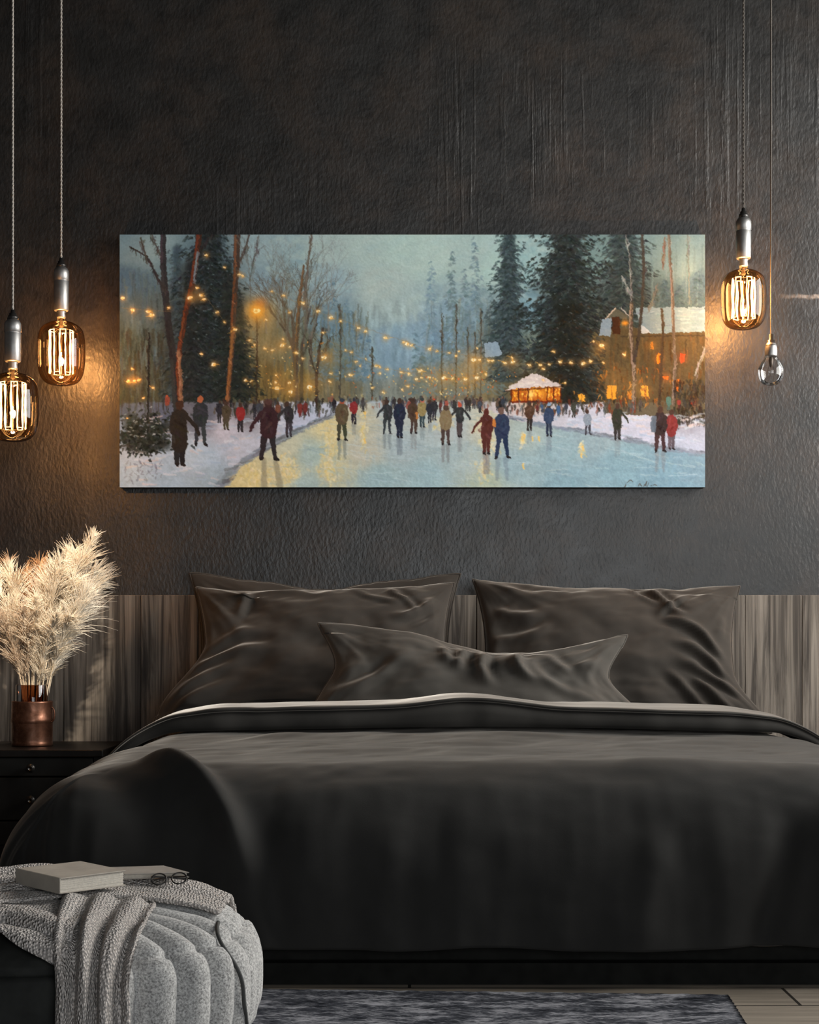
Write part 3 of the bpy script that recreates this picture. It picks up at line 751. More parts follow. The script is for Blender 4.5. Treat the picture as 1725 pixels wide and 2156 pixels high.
    # skaters and strollers
    def fig(x, yt, yb, coat, legs, head=(70,54,46), w=1.0, long=0.0, arms=0, lean=0.0, spread=0.5, refl=0.0, hat=None):
        h = yb-yt; r = h*0.062
        coat = tuple(0.78*c+0.22*g for c, g in zip(coat, (58, 56, 56))); legs = tuple(0.8*c+0.2*g for c, g in zip(legs, (56, 56, 58)))
        hip = yt+h*(0.50+0.24*long); sh = yt+h*0.19
        xl = lambda t: x+lean*h*t
        if refl:
            for k in (-1, 1): cap(x+k*h*0.07*spread, yb+2, x+k*h*0.09*spread, yb+h*0.42, h*0.05, h*0.03, tuple(0.45*a+0.55*b for a, b in zip(legs, (160,172,172))), refl, 3)
        for k in (-1, 1):
            cap(xl(-0.1)+k*h*0.045, hip-2, x+k*h*0.10*spread, yb-h*0.03, h*0.052*w, h*0.032, jit(legs, 4), 1, 1.2)
            cap(x+k*h*0.10*spread, yb-h*0.02, x+k*h*0.13*spread+h*0.02, yb, h*0.026, h*0.018, (40,36,36), 1, 1)
        cap(xl(0.2), sh+h*0.03, xl(0), hip, h*0.098*w, h*0.115*w, coat, 1, 1.4)
        cap(xl(0.2)-h*0.075*w, sh+h*0.03, xl(0.2)+h*0.075*w, sh+h*0.03, h*0.05, h*0.05, coat, 1, 1.3)
        for k in (-1, 1):
            sp = 0.13 if not (arms & (1 if k < 0 else 2)) else 0.25
            cap(xl(0.2)+k*h*0.10*w, sh+h*0.05, xl(0.1)+k*h*sp, yt+h*0.40, h*0.034, h*0.03, coat, 1, 1.2)
            cap(xl(0.1)+k*h*sp, yt+h*0.40, xl(0.05)+k*h*(sp+(0.05 if sp > 0.2 else -0.02)), yt+h*0.52, h*0.03, h*0.022, coat, 1, 1.2)
        for i in range(10):
            yy = R.uniform(sh, hip); cap(xl(0.1)+R.gauss(0, h*0.06), yy, xl(0.1)+R.gauss(0, h*0.06), yy+h*0.10, h*0.025, h*0.012, jit(coat, 12), 0.6, 1.3)
        ell(xl(0.3), yt+r*1.15, r*1.0, r*1.2, head, 1, 1.2)
        if hat: ell(xl(0.3), yt+r*0.7, r*1.05, r*0.8, hat, 1, 1.2)
    for i in range(26):
        xx = R.uniform(700, 1080); fig(xx, 838+R.uniform(-3, 4), 862+R.uniform(-3, 8), jit(R.choice([(70,66,66),(96,70,60),(60,66,80),(120,100,80),(140,56,46),(48,46,48)]), 8), (60,58,58), w=1.2)
    F_ = [(352,832,862,(140,74,58),(84,84,92),dict(w=1.4,long=0.3,head=(150,84,60))),
          (462,842,890,(46,46,54),(44,44,48),dict(w=1.0)),(476,846,905,(86,76,58),(84,76,58),dict(w=1.1,long=0.5)),
          (506,848,908,(158,46,44),(52,46,48),dict(w=1.1)),(536,846,884,(50,50,56),(54,54,60),dict(w=1.1)),(546,842,888,(72,76,86),(60,58,60),dict()),(585,846,885,(130,78,58),(70,60,56),dict()),
          (632,846,878,(140,58,50),(120,50,44),dict(w=1.3,long=0.5)),(643,844,874,(130,54,48),(110,40,40),dict(w=1.2,long=0.5)),
          (608,845,920,(52,50,52),(62,60,62),dict(lean=-0.16,arms=1,spread=0.5)),
          (422,833,938,(46,52,58),(54,58,64),dict(head=(158,96,66),arms=0,w=1.05,spread=0.9)),
          (378,843,980,(40,36,32),(44,44,46),dict(w=1.05,long=0.75,arms=2,head=(60,44,36),spread=0.4)),
          (745,838,892,(160,50,50),(54,50,54),dict(head=(60,60,70),refl=0.4)),
          (720,838,927,(106,90,64),(76,76,56),dict(head=(160,84,60),hat=(58,66,76),w=1.15,refl=0.6,spread=0.8)),
          (815,841,913,(54,56,58),(58,64,66),dict(arms=1,refl=0.5,spread=0.9)),(841,838,921,(38,44,64),(38,42,60),dict(long=0.5,refl=0.5,spread=0.4)),
          (862,838,880,(170,90,76),(120,100,84),dict(w=0.8)),(871,838,912,(88,66,50),(84,66,54),dict(long=0.3,refl=0.4,spread=0.6,lean=-0.1)),(889,838,899,(172,152,98),(58,74,78),dict(head=(200,110,90),hat=(56,66,66),refl=0.4)),
          (905,842,890,(46,48,56),(46,46,52),dict(refl=0.3)),(915,838,884,(50,50,54),(54,54,58),dict(hat=(190,80,56))),(928,844,870,(110,56,50),(70,50,50),dict()),(940,840,866,(190,96,80),(110,80,74),dict()),
          (957,842,864,(56,56,56),(52,52,52),dict(w=2.0,long=0.8)),
          (968,846,919,(52,54,54),(84,72,70),dict(head=(186,84,62),arms=3,refl=0.4,spread=0.3)),
          (938,853,936,(152,132,96),(86,66,60),dict(w=1.2,head=(84,66,56),refl=0.6,spread=0.8,lean=0.05)),
          (1024,860,956,(96,46,38),(92,44,38),dict(long=0.4,arms=1,w=1.05,refl=0.5,head=(90,46,40),spread=0.4)),
          (1057,857,964,(50,62,90),(46,62,92),dict(w=1.05,refl=0.4,spread=1.1,head=(110,86,76),lean=-0.05)),
          (1115,845,906,(92,62,42),(56,48,44),dict(w=1.05,refl=0.3)),(1156,848,919,(56,74,104),(50,60,80),dict(hat=(130,150,170),refl=0.4)),
          (1132,850,872,(110,50,44),(70,50,46),dict(w=1.3)),(1142,848,868,(70,100,140),(60,70,90),dict()),(1176,850,876,(66,104,150),(70,90,120),dict(w=1.1,long=0.5)),(1192,846,872,(70,72,84),(60,60,66),dict()),(1208,842,878,(66,70,58),(64,64,58),dict(w=1.2)),
          (1238,864,915,(152,166,180),(66,66,74),dict(lean=-0.12,w=1.1,spread=0.9)),(1300,850,926,(52,56,44),(64,62,60),dict(long=0.4,arms=2,w=1.05,refl=0.3)),
          (1408,830,864,(82,124,114),(82,110,104),dict(w=1.3,long=0.4)),(1430,838,862,(150,60,52),(90,50,48),dict()),(1414,862,946,(132,50,50),(104,96,104),dict(w=1.05,long=0.3,spread=0.4)),
          (1390,856,951,(52,40,40),(64,42,44),dict(w=1.2,spread=0.9,refl=0.4)),(1348,838,866,(80,74,70),(60,56,54),dict())]
    for x, yt, yb, c1, c2, kw in F_: fig(x, yt, yb, c1, c2, **kw)
    cap(1377, 880, 1376, 905, 6, 6, (92,104,116), 0.95, 1.5)
    cap(1040, 885, 1041, 896, 3.5, 3.5, (200,124,60), 0.95, 1.3); cap(878, 870, 878, 880, 3, 3, (196,130,70), 0.9, 1.3)
    # the foreground skater and its long reflection
    for k, xe in ((-1, 556), (1, 590)): cap(568+k*12, 968, xe, 1028, 5, 7, (150,144,120), 0.75, 3)
    fig(565, 841, 968, (62,36,40), (48,40,42), head=(66,46,44), w=1.2, arms=1, spread=1.15, long=0.05, hat=(84,60,56))
    # lights
    def lamp(x, y, s=1.0, hot=(255,240,196), c=(214,150,74), ag=0.55):
        glow(x, y, 8*s, c, ag*0.6); glow(x, y, 4*s, (246,190,96), ag)
        cap(x-1.4*s, y, x+1.4*s, y+R.uniform(-1, 1), 2.0*s, 1.6*s, hot, 0.95, 1.2)
        for k in range(2): cap(x, y, x+R.gauss(0, 5*s), y+R.gauss(0, 3*s), 1.1*s, 0.5, (240,180,84), 0.6, 1)
    glow(545, 668, 46, (176,140,82), 0.6); glow(541, 655, 20, (236,156,54), 0.8); glow(548, 638, 14, (206,122,60), 0.5); lamp(541, 655, 2.3, (255,236,160), (250,170,50), 0.9)
    for x, y, r, a in ((560,735,40,0.35),(595,728,26,0.5),(690,752,26,0.5),(665,805,30,0.4),(615,815,30,0.5),(585,800,24,0.4),(1000,765,36,0.6),(985,800,44,0.5),(940,800,40,0.4),(1080,765,30,0.4),(1260,735,26,0.5),(1290,800,40,0.35),(1345,815,30,0.4),(280,800,18,0.5),(410,625,20,0.5),(900,800,40,0.25)):
        glow(x, y, r*0.9, (190,144,78), a*0.8)
    pts = [(573,613,0.8),(598,622,0.9),(638,638,1.1),(670,655,1.1),(697,668,1.3),(718,676,0.8),(755,690,1.2),(770,697,1.0),(812,711,1.2),(850,720,0.9),(857,724,1.3),(866,727,0.9),(904,735,1.2),(920,739,0.7),(945,742,0.7),(960,749,0.8),(998,757,1.7),(1010,758,0.9),(1030,760,1.0),(1037,760,1.0),(1064,764,1.2),(1080,762,1.3),(1078,752,0.8),(1115,768,1.1),(1138,768,1.1),(1145,776,0.9),(1157,767,0.8),(1180,762,1.1),(1202,763,1.2),(1228,765,1.5),(1243,760,1.0),(1270,764,0.8),(1267,727,1.5),(1315,746,1.0),(1250,718,0.7),(1166,740,0.9),
           (259,628,1.2),(279,653,1.3),(312,656,1.2),(320,663,1.5),(355,648,0.9),(400,627,1.6),(414,606,1.0),(423,622,1.4),(430,630,1.0),(457,658,1.0),(473,678,0.8),(434,537,1.1),(473,563,0.7),(504,578,1.0),(511,581,0.8),(495,693,1.3),(450,767,1.4),(424,745,0.8),(526,716,0.9),(536,726,0.7),(558,733,0.8),(573,738,0.9),(594,727,1.4),(596,714,0.7),(625,743,1.0),(638,755,0.9),(610,730,0.7),(560,673,0.7),(610,658,0.7),
           (516,800,1.0),(528,803,0.8),(583,817,1.6),(580,805,0.9),(612,825,1.6),(610,806,0.9),(652,815,1.8),(582,790,0.8),(680,700,0.8),(682,752,1.6),(740,742,0.8),(728,737,0.6),(750,762,0.8),(758,770,0.6),(770,756,0.6),(792,770,1.0),(800,773,0.7),(816,778,0.8),(738,790,1.2),(696,786,0.7),(695,804,0.9),(800,786,0.8),(845,784,1.0),(862,787,1.0),(776,795,0.6),(785,816,0.6),(807,826,0.9),(848,820,0.7),(860,813,0.9),(886,780,1.3),(877,798,1.0),(887,795,0.7),(905,795,0.9),(936,796,1.5),(953,797,0.8),(980,798,1.2),(1004,795,1.2),(1024,788,0.8),(967,740,0.6),(1005,733,0.6),
           (270,803,1.2),(283,801,1.0),(292,800,0.9),(279,776,0.6),(302,838,0.6),(268,880,0.5),(322,816,0.8),(1190,806,0.8),(1145,800,0.5)]
    for x, y, s in pts: lamp(x, y, s)
    for i in range(150):
        xx = R.gauss(910, 95); yy = R.uniform(775, 836)
        if xx < 520 or xx > 1090: continue
        cap(xx, yy, xx+R.gauss(0, 1), yy+R.gauss(0, 1), R.uniform(0.8, 1.9), 0.7, jit(R.choice([(236,180,90),(214,140,60),(250,220,150),(220,110,50)]), 10), 0.7, 1)
    for i in range(60):
        xx = R.uniform(510, 690); yy = R.uniform(720, 835)
        cap(xx, yy, xx+R.gauss(0, 1), yy+R.gauss(0, 1), R.uniform(0.8, 1.9), 0.7, jit(R.choice([(236,180,90),(214,140,60),(250,220,150)]), 10), 0.7, 1)
    for a, b in (((570,612),(700,668)),((700,668),(905,736)),((905,736),(1080,764)),((660,700),(800,774)),((800,774),(900,790)),((255,648),(360,656)),((1080,766),(1270,764)),((425,615),(475,680))):
        cap(*a, *b, 0.6, 0.6, (150,120,76), 0.4, 0.9)
    # unreadable signature stroke at the lower right
    for a in ([(1318,1022),(1314,1026)],[(1333,1014),(1328,1011),(1320,1016),(1315,1024)],[(1344,1024),(1348,1018),(1352,1024)],[(1356,1024),(1362,1014),(1359,1024)],[(1362,1024),(1366,1017)],[(1370,1022),(1376,1020),(1384,1022)]):
        for p, q_ in zip(a[:-1], a[1:]): cap(*p, *q_, 0.9, 0.8, (84,80,74), 0.8, 0.9)
    # painterly smear of the whole surface
    wx = 2.0*fbm(X/5, Y/5, 51, 3); wy = 2.0*fbm(X/5, Y/5, 61, 3)
    ix = np.clip(np.round((X+wx-PX0)*KS), 0, CW-1).astype(int); iy = np.clip(np.round((Y+wy-PY0)*KS), 0, CH-1).astype(int)
    img = img[iy, ix]
    sm = (img+np.roll(img, 1, 0)+np.roll(img, 1, 1)+np.roll(np.roll(img, 1, 0), 1, 1))/4
    sm[0] = img[0]; sm[:, 0] = img[:, 0]
    img = np.clip(0.5*img+0.5*sm+0.02*fbm(X/3, Y/3, 71, 2)[..., None], 0, 1)
    img = img*(1-0.16*(1-img)**3)
    return img
PAINT_GAIN = 1.0
img = paint()
lin = np.where(img <= 0.04045, img/12.92, ((img+0.055)/1.055)**2.4)
lin = np.clip(lin*PAINT_GAIN*np.array([0.95, 0.99, 1.07]), 0, 0.95)
CD = 0.045                                    # depth of the stretched canvas
d_face = 5.0-CD-0.001
p0 = P(PX0, PY0, d_face); p1 = P(PX1, PY1, d_face)
pc = ((p0[0]+p1[0])/2, -0.001, (p0[2]+p1[2])/2)
pt = thing('canvas_painting', 'wide unframed painting of evening skaters on an icy lane above the bed', 'painting', pc)
xs = np.linspace(p0[0], p1[0], CW); zs = np.linspace(p0[2], p1[2], CH)
ZZ, XX = np.meshgrid(zs, xs, indexing='ij')
lum = img.mean(-1)
YY = np.full_like(XX, p0[1])-0.0002*(fbm(XX*160, ZZ*160, 9, 3))
YY[0] = YY[-1] = p0[1]; YY[:, 0] = YY[:, -1] = p0[1]
Vp = np.stack([XX, YY, ZZ], -1).reshape(-1, 3)
q = NT('oil_paint')
at = q.node('ShaderNodeAttribute'); at.attribute_name = 'paint'
q.p(color=at.outputs[0], rough=0.75, spec=0.08)
q.bump(q.noise(q.coord((1, 1, 1.6)), 260, 3), 0.06, 0.001)
face = mk('painted_face', Vp, grid_faces(CH, CW, flip=False), q.m, pt, pc)
ca = face.data.color_attributes.new('paint', 'FLOAT_COLOR', 'POINT')
ca.data.foreach_set('color', np.concatenate([lin.reshape(-1, 3), np.ones((CW*CH, 1))], 1).astype(np.float32).ravel())
xa, xb, za, zb = p0[0], p1[0], p1[2], p0[2]
side = merge(box(xa, xa+0.03, p0[1]+0.0008, -0.001, za, zb), box(xb-0.03, xb, p0[1]+0.0008, -0.001, za, zb),
             box(xa+0.03, xb-0.03, p0[1]+0.0008, -0.001, za, za+0.03), box(xa+0.03, xb-0.03, p0[1]+0.0008, -0.001, zb-0.03, zb))
mk('canvas_edge', *side, M['canvas_side'], pt, pc, smooth=False)

# ------------------------------------------------------------------ pendant lamps
def pendant(px, d, y_grip, y_sock, y_sock_b, y_bulb, y_bulb_b, wpx, label, power, cordm, bulb_px=None):
    s = FPX/d
    bx = P(px if bulb_px is None else bulb_px, y_sock, d)
    zt = CAM_Z+(HZ-y_grip)/s; zs_ = CAM_Z+(HZ-y_sock)/s; zsb = CAM_Z+(HZ-y_sock_b)/s
    zb_ = CAM_Z+(HZ-y_bulb)/s; zbb = CAM_Z+(HZ-y_bulb_b)/s
    R_ = wpx/2/s; x0, y0 = bx[0], bx[1]
    org = (x0, y0, ROOM_Z1)
    t = thing('pendant_lamp', label, 'pendant lamp', org, 'hanging filament lamps beside the painting')
    c = (x0, y0, 0)
    mk('ceiling_rose', *lathe([(0, ROOM_Z1-0.001), (0.05, ROOM_Z1-0.001), (0.05, ROOM_Z1-0.012), (0.042, ROOM_Z1-0.022), (0.01, ROOM_Z1-0.026), (0, ROOM_Z1-0.026)], c), M['dark_steel'], t, org)
    n = 260
    zz = np.linspace(ROOM_Z1-0.02, zt-0.004, n)
    strands = []
    for k in range(2):
        a = zz*260+k*PI
        strands.append(tube(np.stack([x0+0.0012*np.cos(a), y0+0.0012*np.sin(a), zz], 1), 0.0021, 6))
    mk('cord', *merge(*strands), cordm, t, org)
    g = zt-zs_
    mk('cord_grip', *lathe([(0, zt+0.002), (0.005, zt+0.002), (0.0065, zt-0.3*g), (0.0095, zt-0.32*g), (0.0095, zt-0.55*g), (0.012, zt-0.6*g), (0.015, zs_), (0, zs_-0.001)], c, 24), M['dark_steel'], t, org)
    h = zs_-zsb; rs = 0.0215
    mk('lamp_socket', *lathe([(0.012, zs_), (rs*0.8, zs_-0.004), (rs, zs_-0.012), (rs*1.03, zs_-0.02), (rs*1.03, zs_-0.30*h), (rs*0.97, zs_-0.31*h), (rs*0.97, zs_-0.33*h), (rs*1.0, zs_-0.34*h),
                              (rs*0.98, zsb+0.003), (rs*0.9, zsb), (0.013, zsb), (0, zsb+0.001)], c), M['steel'], t, org)
    mk('bulb_cap', *lathe([(0, zsb+0.002), (0.0125, zsb+0.001), (0.013, zsb-0.004), (0.0115, zsb-0.007), (0.013, zb_+0.001), (0.012, zb_-0.002), (0, zb_-0.003)], c, 24), M['steel'], t, org)
    H = zb_-zbb
    prof = smooth_prof([(0.012, 0.0), (0.0145, -0.05*H), (R_*0.55, -0.09*H), (R_*0.85, -0.17*H), (R_*0.975, -0.30*H), (R_, -0.48*H), (R_*0.985, -0.68*H), (R_*0.90, -0.84*H), (R_*0.70, -0.945*H), (R_*0.38, -0.99*H), (0.0005, -H)], 7)
    gl = mk('glass_bulb', *lathe([(r, zb_+z) for r, z in prof], c, 56), M['amber'], t, org)
    # squirrel-cage filament
    zt1 = zb_-0.20*H; zb1 = zb_-0.82*H; rc = R_*0.50
    fl = []
    n_ = 13; path = []
    for k in range(n_):
        a = PI*1.06+2*PI*0.93*k/(n_-1)
        q1 = np.array([x0+rc*math.cos(a), y0+rc*math.sin(a)])
        ends = [zt1, zb1] if k % 2 == 0 else [zb1, zt1]
        for e in np.linspace(0, 1, 7):
            wob = 0.0012*math.sin(e*PI*3+k*1.7)
            path.append((q1[0]*(1)+wob, q1[1], ends[0]+(ends[1]-ends[0])*e))
    mk('filament', *tube(path, 0.0017, 6), M['filament'], gl, org)
    ring = [(x0+rc*0.4*math.cos(a), y0+rc*0.4*math.sin(a), zt1+0.008) for a in np.linspace(0, 2*PI, 20)]
    sup = [tube([(x0, y0, zb_-0.01), (x0, y0, zt1+0.012), (x0, y0, zb1-0.006)], 0.0016, 8), lathe([(0.004, zb_-0.004), (0.0055, zb_-0.02), (0.007, zt1+0.014), (0.003, zt1+0.009)], c, 16)]
    for k in range(6):
        a = 2*PI*k/6+0.3
        for zc, up in ((zt1, 1), (zb1, -1)):
            sup.append(tube([(x0, y0, zc+up*0.003), (x0+rc*0.6*math.cos(a), y0+rc*0.6*math.sin(a), zc+up*0.006), (x0+rc*math.cos(a), y0+rc*math.sin(a), zc)], 0.0006, 5))
    mk('filament_support', *merge(*sup), M['mount'], gl, org)
    l = bpy.data.lights.new('lamp_glow', 'POINT'); l.energy = power; l.color = (1.0, 0.66, 0.36); l.shadow_soft_size = 0.008
    lo = bpy.data.objects.new('lamp_glow', l); COL.objects.link(lo); lo.parent = t
    lo.location = (0, 0, (zt1+zb1)/2-ROOM_Z1)
    return t
pendant(131, 4.80, 545, 562, 655, 668, 812, 100, 'lit amber filament pendant lamp beside the left edge of the painting', 9.5, M['cord'], 129)
pendant(31, 4.40, 654, 672, 762, 776, 930, 108, 'lit amber filament pendant lamp hanging lowest, cut off by the left picture edge', 8, M['cord'], 27)
pendant(1566, 4.76, 440, 458, 545, 560, 694, 96, 'lit amber filament pendant lamp beside the right edge of the painting', 18, M['black_cord'])

def small_pendant():
    d = 4.74; s = FPX/d; p = P(1624, 740, d); x0, y0 = p[0], p[1]
    z = lambda y: CAM_Z+(HZ-y)/s
    org = (x0, y0, ROOM_Z1); c = (x0, y0, 0)
    t = thing('pendant_lamp', 'small unlit clear bulb pendant lamp hanging at the far right of the wall', 'pendant lamp', org, 'hanging filament lamps beside the painting')
    mk('ceiling_rose', *lathe([(0, ROOM_Z1-0.001), (0.05, ROOM_Z1-0.001), (0.05, ROOM_Z1-0.012), (0.042, ROOM_Z1-0.022), (0.01, ROOM_Z1-0.026), (0, ROOM_Z1-0.026)], c), M['dark_steel'], t, org)
    mk('cord', *tube([(x0, y0, zz) for zz in np.linspace(ROOM_Z1-0.02, z(706), 40)], 0.0026, 8), M['black_cord'], t, org)
    mk('cord_grip', *lathe([(0, z(704)), (0.006, z(704)), (0.007, z(716)), (0.012, z(717)), (0.012, z(726)), (0.016, z(727)), (0.016, z(731)), (0, z(731))], c, 24), M['dark_steel'], t, org)
    mk('lamp_socket', *lathe([(0, z(722)), (0.012, z(722)), (0.0155, z(727)), (0.0175, z(734)), (0.0175, z(748)), (0.016, z(752)), (0, z(752))], c, 30), M['steel'], t, org)
    zb_ = z(749); H = zb_-z(812); R_ = 27/s
    prof = smooth_prof([(0.0155, 0), (0.0205, -0.10*H), (R_*0.80, -0.25*H), (R_*0.98, -0.42*H), (R_, -0.58*H), (R_*0.9, -0.78*H), (R_*0.6, -0.94*H), (0.0005, -H)], 7)
    gl = mk('glass_bulb', *lathe([(r, zb_+zz) for r, zz in prof], c, 48), M['smoke'], t, org)
    mk('filament_support', *merge(lathe([(0.004, zb_), (0.007, zb_-0.015), (0.004, zb_-0.03), (0.0005, zb_-0.034)], c, 16),
       tube([(x0-0.006, y0, zb_-0.03), (x0-0.009, y0, zb_-0.046), (x0, y0, zb_-0.040), (x0+0.009, y0, zb_-0.046), (x0+0.006, y0, zb_-0.03)], 0.0007, 5)), M['mount'], gl, org)
small_pendant()

# housing of the added out-of-view spotlight
so = (SPOT[0], SPOT[1], ROOM_Z1)
sp_ = thing('added_spotlight', 'added out-of-view black ceiling spotlight to brighten the grasses on the nightstand', 'spotlight', so)
dv = np.array(SPOT_AIM)-np.array(SPOT); dv /= np.linalg.norm(dv); sp0 = np.array(SPOT)
mk('mount_plate', *lathe([(0, ROOM_Z1-0.001), (0.04, ROOM_Z1-0.001), (0.04, ROOM_Z1-0.018), (0, ROOM_Z1-0.018)], (SPOT[0], SPOT[1], 0), 24), M['dark_steel'], sp_, so)
mk('stem', *tube([(SPOT[0], SPOT[1], ROOM_Z1-0.016), tuple(sp0-dv*0.06)], 0.006, 10), M['dark_steel'], sp_, so)
mk('lamp_can', *tube([sp0-dv*0.07, sp0-dv*0.068, sp0-dv*0.012], [0.02, 0.035, 0.035], 24), M['dark_steel'], sp_, so)

# ------------------------------------------------------------------ bed
BX, BHW, BL = 0.166, 0.925, 2.10               # centre line, half width, length
ZT = 0.372
bed = thing('bed', 'low double bed on a black plinth base, covered by the grey duvet', 'bed', (BX, -1.1, 0))
bo = (BX, -1.1, 0)
bevel(mk('base_rail', *box(BX-0.86, BX+0.86, -2.050, -0.06, 0.038, 0.10), M['base'], bed, bo, smooth=False), 0.004)
mk('plinth', *box(BX-0.83, BX+0.83, -2.072, -0.10, 0.0, 0.038), M['base'], bed, bo, smooth=False)
bevel(mk('mattress', *box(BX-0.82, BX+0.82, -2.015, -0.06, 0.10, 0.338), M['sheet'], bed, bo), 0.115, 8)

RD = 0.21
def duvet_surf(s, t):
    """s across (m from centre line along the cloth), t along from the head; returns points and outward normals"""
    s = np.asarray(s, float); t = np.asarray(t, float)
    hw = BHW-RD; ln = BL-RD
    a = np.maximum(0, np.abs(s)-hw); b = np.maximum(0, t-ln)
    r = np.maximum(a, b); h = np.hypot(a, b)+1e-9
    dx = a/h*np.sign(s); dy = b/h
    phm = PI/2-0.09
    ph = np.clip(r/RD, 0, phm)
    ext = np.maximum(0, r-RD*phm)
    out = RD*np.sin(ph)+math.cos(phm)*ext
    down = RD*(1-np.cos(ph))+math.sin(phm)*ext
    x = BX+np.clip(s, -hw, hw)+dx*out
    y = -(np.minimum(t, ln)+dy*out)
    flat = 1-sstep(0, RD*1.2, r)
    z = ZT-down+flat*0.0
    # gentle crown of the filling
    z = z+0.012*np.cos(np.clip(s/hw, -1, 1)*PI/2)*(1-sstep(0, 0.10, b))
    nx = dx*np.sin(ph); ny = -dy*np.sin(ph); nz = np.cos(ph)
    return np.stack([x, y, z], -1), np.stack([nx, ny, nz], -1), r, a, b
RMAX = RD*PI/2+(ZT-0.062-RD)
def duvet():
    hw = BHW-RD; ln = BL-RD
    ns, nt = 420, 330
    s = np.linspace(-(hw+RMAX), hw+RMAX, ns); t = np.linspace(0.62, ln+RMAX, nt)
    S, Tt = np.meshgrid(s, t, indexing='ij')
    p, nrm, r, a, b = duvet_surf(S, Tt)
    fr = sstep(0.02, 0.32, r)
    # hanging folds: run downwards, grow towards the hem
    arc = np.where(a > b, Tt*1.0+7, S)
    w1 = fbm(arc*3.4, r*1.2, 101, 3); w2 = fbm(arc*8.5, r*2.2+3, 111, 3)
    d = fr*(0.030*w1+0.014*w2)
    # lumps and soft creases on top
    d = d+0.0095*fbm(S*2.6, Tt*4.2, 121, 4)+0.0035*fbm(S*7+Tt*2, Tt*9, 131, 3)
    def ridge(s0, t0, s1, t1, w, amp, curve=0.0):
        L = math.hypot(s1-s0, t1-t0); ux, uy = (s1-s0)/L, (t1-t0)/L
        u = (S-s0)*ux+(Tt-t0)*uy; v = -(S-s0)*uy+(Tt-t0)*ux
        v = v-curve*np.sin(np.clip(u/L, 0, 1)*PI)
        env = sstep(-0.08*L, 0.25*L, u)*(1-sstep(0.7*L, 1.08*L, u))
        return amp*env*np.exp(-(v/w)**2)
    # the long diagonal crease near the left foot corner, with its hollow
    d = d+ridge(-0.68, 1.82, -0.43, 2.20, 0.024, 0.030, -0.02)-ridge(-0.78, 1.86, -0.52, 2.26, 0.05, 0.018, -0.02)
    d = d+ridge(-0.50, 2.06, -0.40, 2.36, 0.03, 0.008)-ridge(-0.42, 2.06, -0.37, 2.36, 0.03, 0.010)
    for q_ in ((-0.1,1.15,0.5,1.22,0.05,0.008),(-0.6,1.1,-0.1,1.2,0.06,0.008),(0.3,1.35,0.8,1.30,0.06,0.008),(-0.5,1.55,0.2,1.62,0.07,0.009),(0.62,2.02,0.55,2.34,0.03,0.028),(0.52,2.06,0.44,2.36,0.03,-0.022),
               (0.78,2.1,0.74,2.38,0.025,0.024),(0.26,2.1,0.22,2.36,0.04,0.014),(-0.2,2.08,-0.24,2.36,0.05,0.009),(0.70,2.02,0.66,2.32,0.02,-0.018)): d = d+ridge(*q_)
    p = p+nrm*d[..., None]
    # uneven hem
    hem = sstep(RMAX*0.75, RMAX, r)
    p[..., 2] += hem*(0.012*fbm(arc*4, arc*0, 141, 2)+0.004)
    p[..., 2] = np.maximum(p[..., 2], 0.045)
    over = np.maximum(0, -2.14-p[..., 1]); p[..., 1] = np.where(over > 0, -2.14-0.05*(1-np.exp(-over/0.05)), p[..., 1])
    o = mk('duvet', p.reshape(-1, 3), grid_faces(ns, nt, flip=True), M['duvet'])
    m = o.modifiers.new('thickness', 'SOLIDIFY'); m.thickness = 0.016; m.offset = -1
    o.data.materials[0] = M['duvet']
    tag(o, 'dark grey velvet duvet draped over the bed down to the plinth', 'duvet')
    return o
duv = duvet()
def fold():
    hw = BHW-RD
    # (t offset, height) of the turned-back thickness, from under the back round to the front foot
    prof = [(-0.30,0.006),(-0.305,0.025),(-0.295,0.048),(-0.26,0.058),(-0.18,0.062),(-0.10,0.061),(-0.04,0.0585),(-0.012,0.0575),(0.000,0.0555),(0.0035,0.0515),(0.001,0.0475),(-0.007,0.0455),(-0.0085,0.043),(-0.004,0.038),(0.001,0.030),(0.003,0.020),(0.001,0.010),(-0.006,0.003)]
    prof = np.array(smooth_prof(prof, 4)); npf = len(prof)
    ns = 420
    lim = hw+RMAX*0.93
    s = np.linspace(-lim, lim, ns)
    S = np.repeat(s[:, None], npf, 1)
    side = sstep(hw-0.1, hw+0.2, np.abs(s))[:, None]
    wave = 0.022*fbm(s*1.9, s*0, 151, 2)[:, None]+0.006*fbm(s*9, s*0, 152, 2)[:, None]
    t0 = 0.915+wave-0.03*side
    Tt = t0+prof[None, :, 0]*(1-0.25*side)
    thick = (1.0+0.10*fbm(s*2.5, s*0, 153, 2)[:, None])*(1-0.55*side)
    bump = np.exp(-((s[:, None]+0.02)/0.16)**2)*0.020          # the lifted lump near the middle
    H = prof[None, :, 1]*thick
    gap = bump*sstep(0.0, 0.02, H)*1.0
    H = H+gap*np.where(prof[None, :, 0] > -0.15, 1.0, 0.4)
    p, nrm, r, a, b = duvet_surf(S, Tt)
    base = 0.014*(fbm(S*2.6, Tt*4.2, 121, 4)*0.5+0.3)
    wr = 0.004*fbm(S*4+Tt*6, Tt*14, 161, 3)*sstep(0.03, 0.06, H)
    hang = sstep(0.05, 0.3, r)*0.016*(fbm(Tt*3.4+7*1.0, r*1.2, 101, 3)+0.9)
    p = p+nrm*(H+np.maximum(base, 0.006)*1.0+wr+hang)[..., None]
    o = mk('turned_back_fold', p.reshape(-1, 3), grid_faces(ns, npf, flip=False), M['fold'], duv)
    return o
fold()

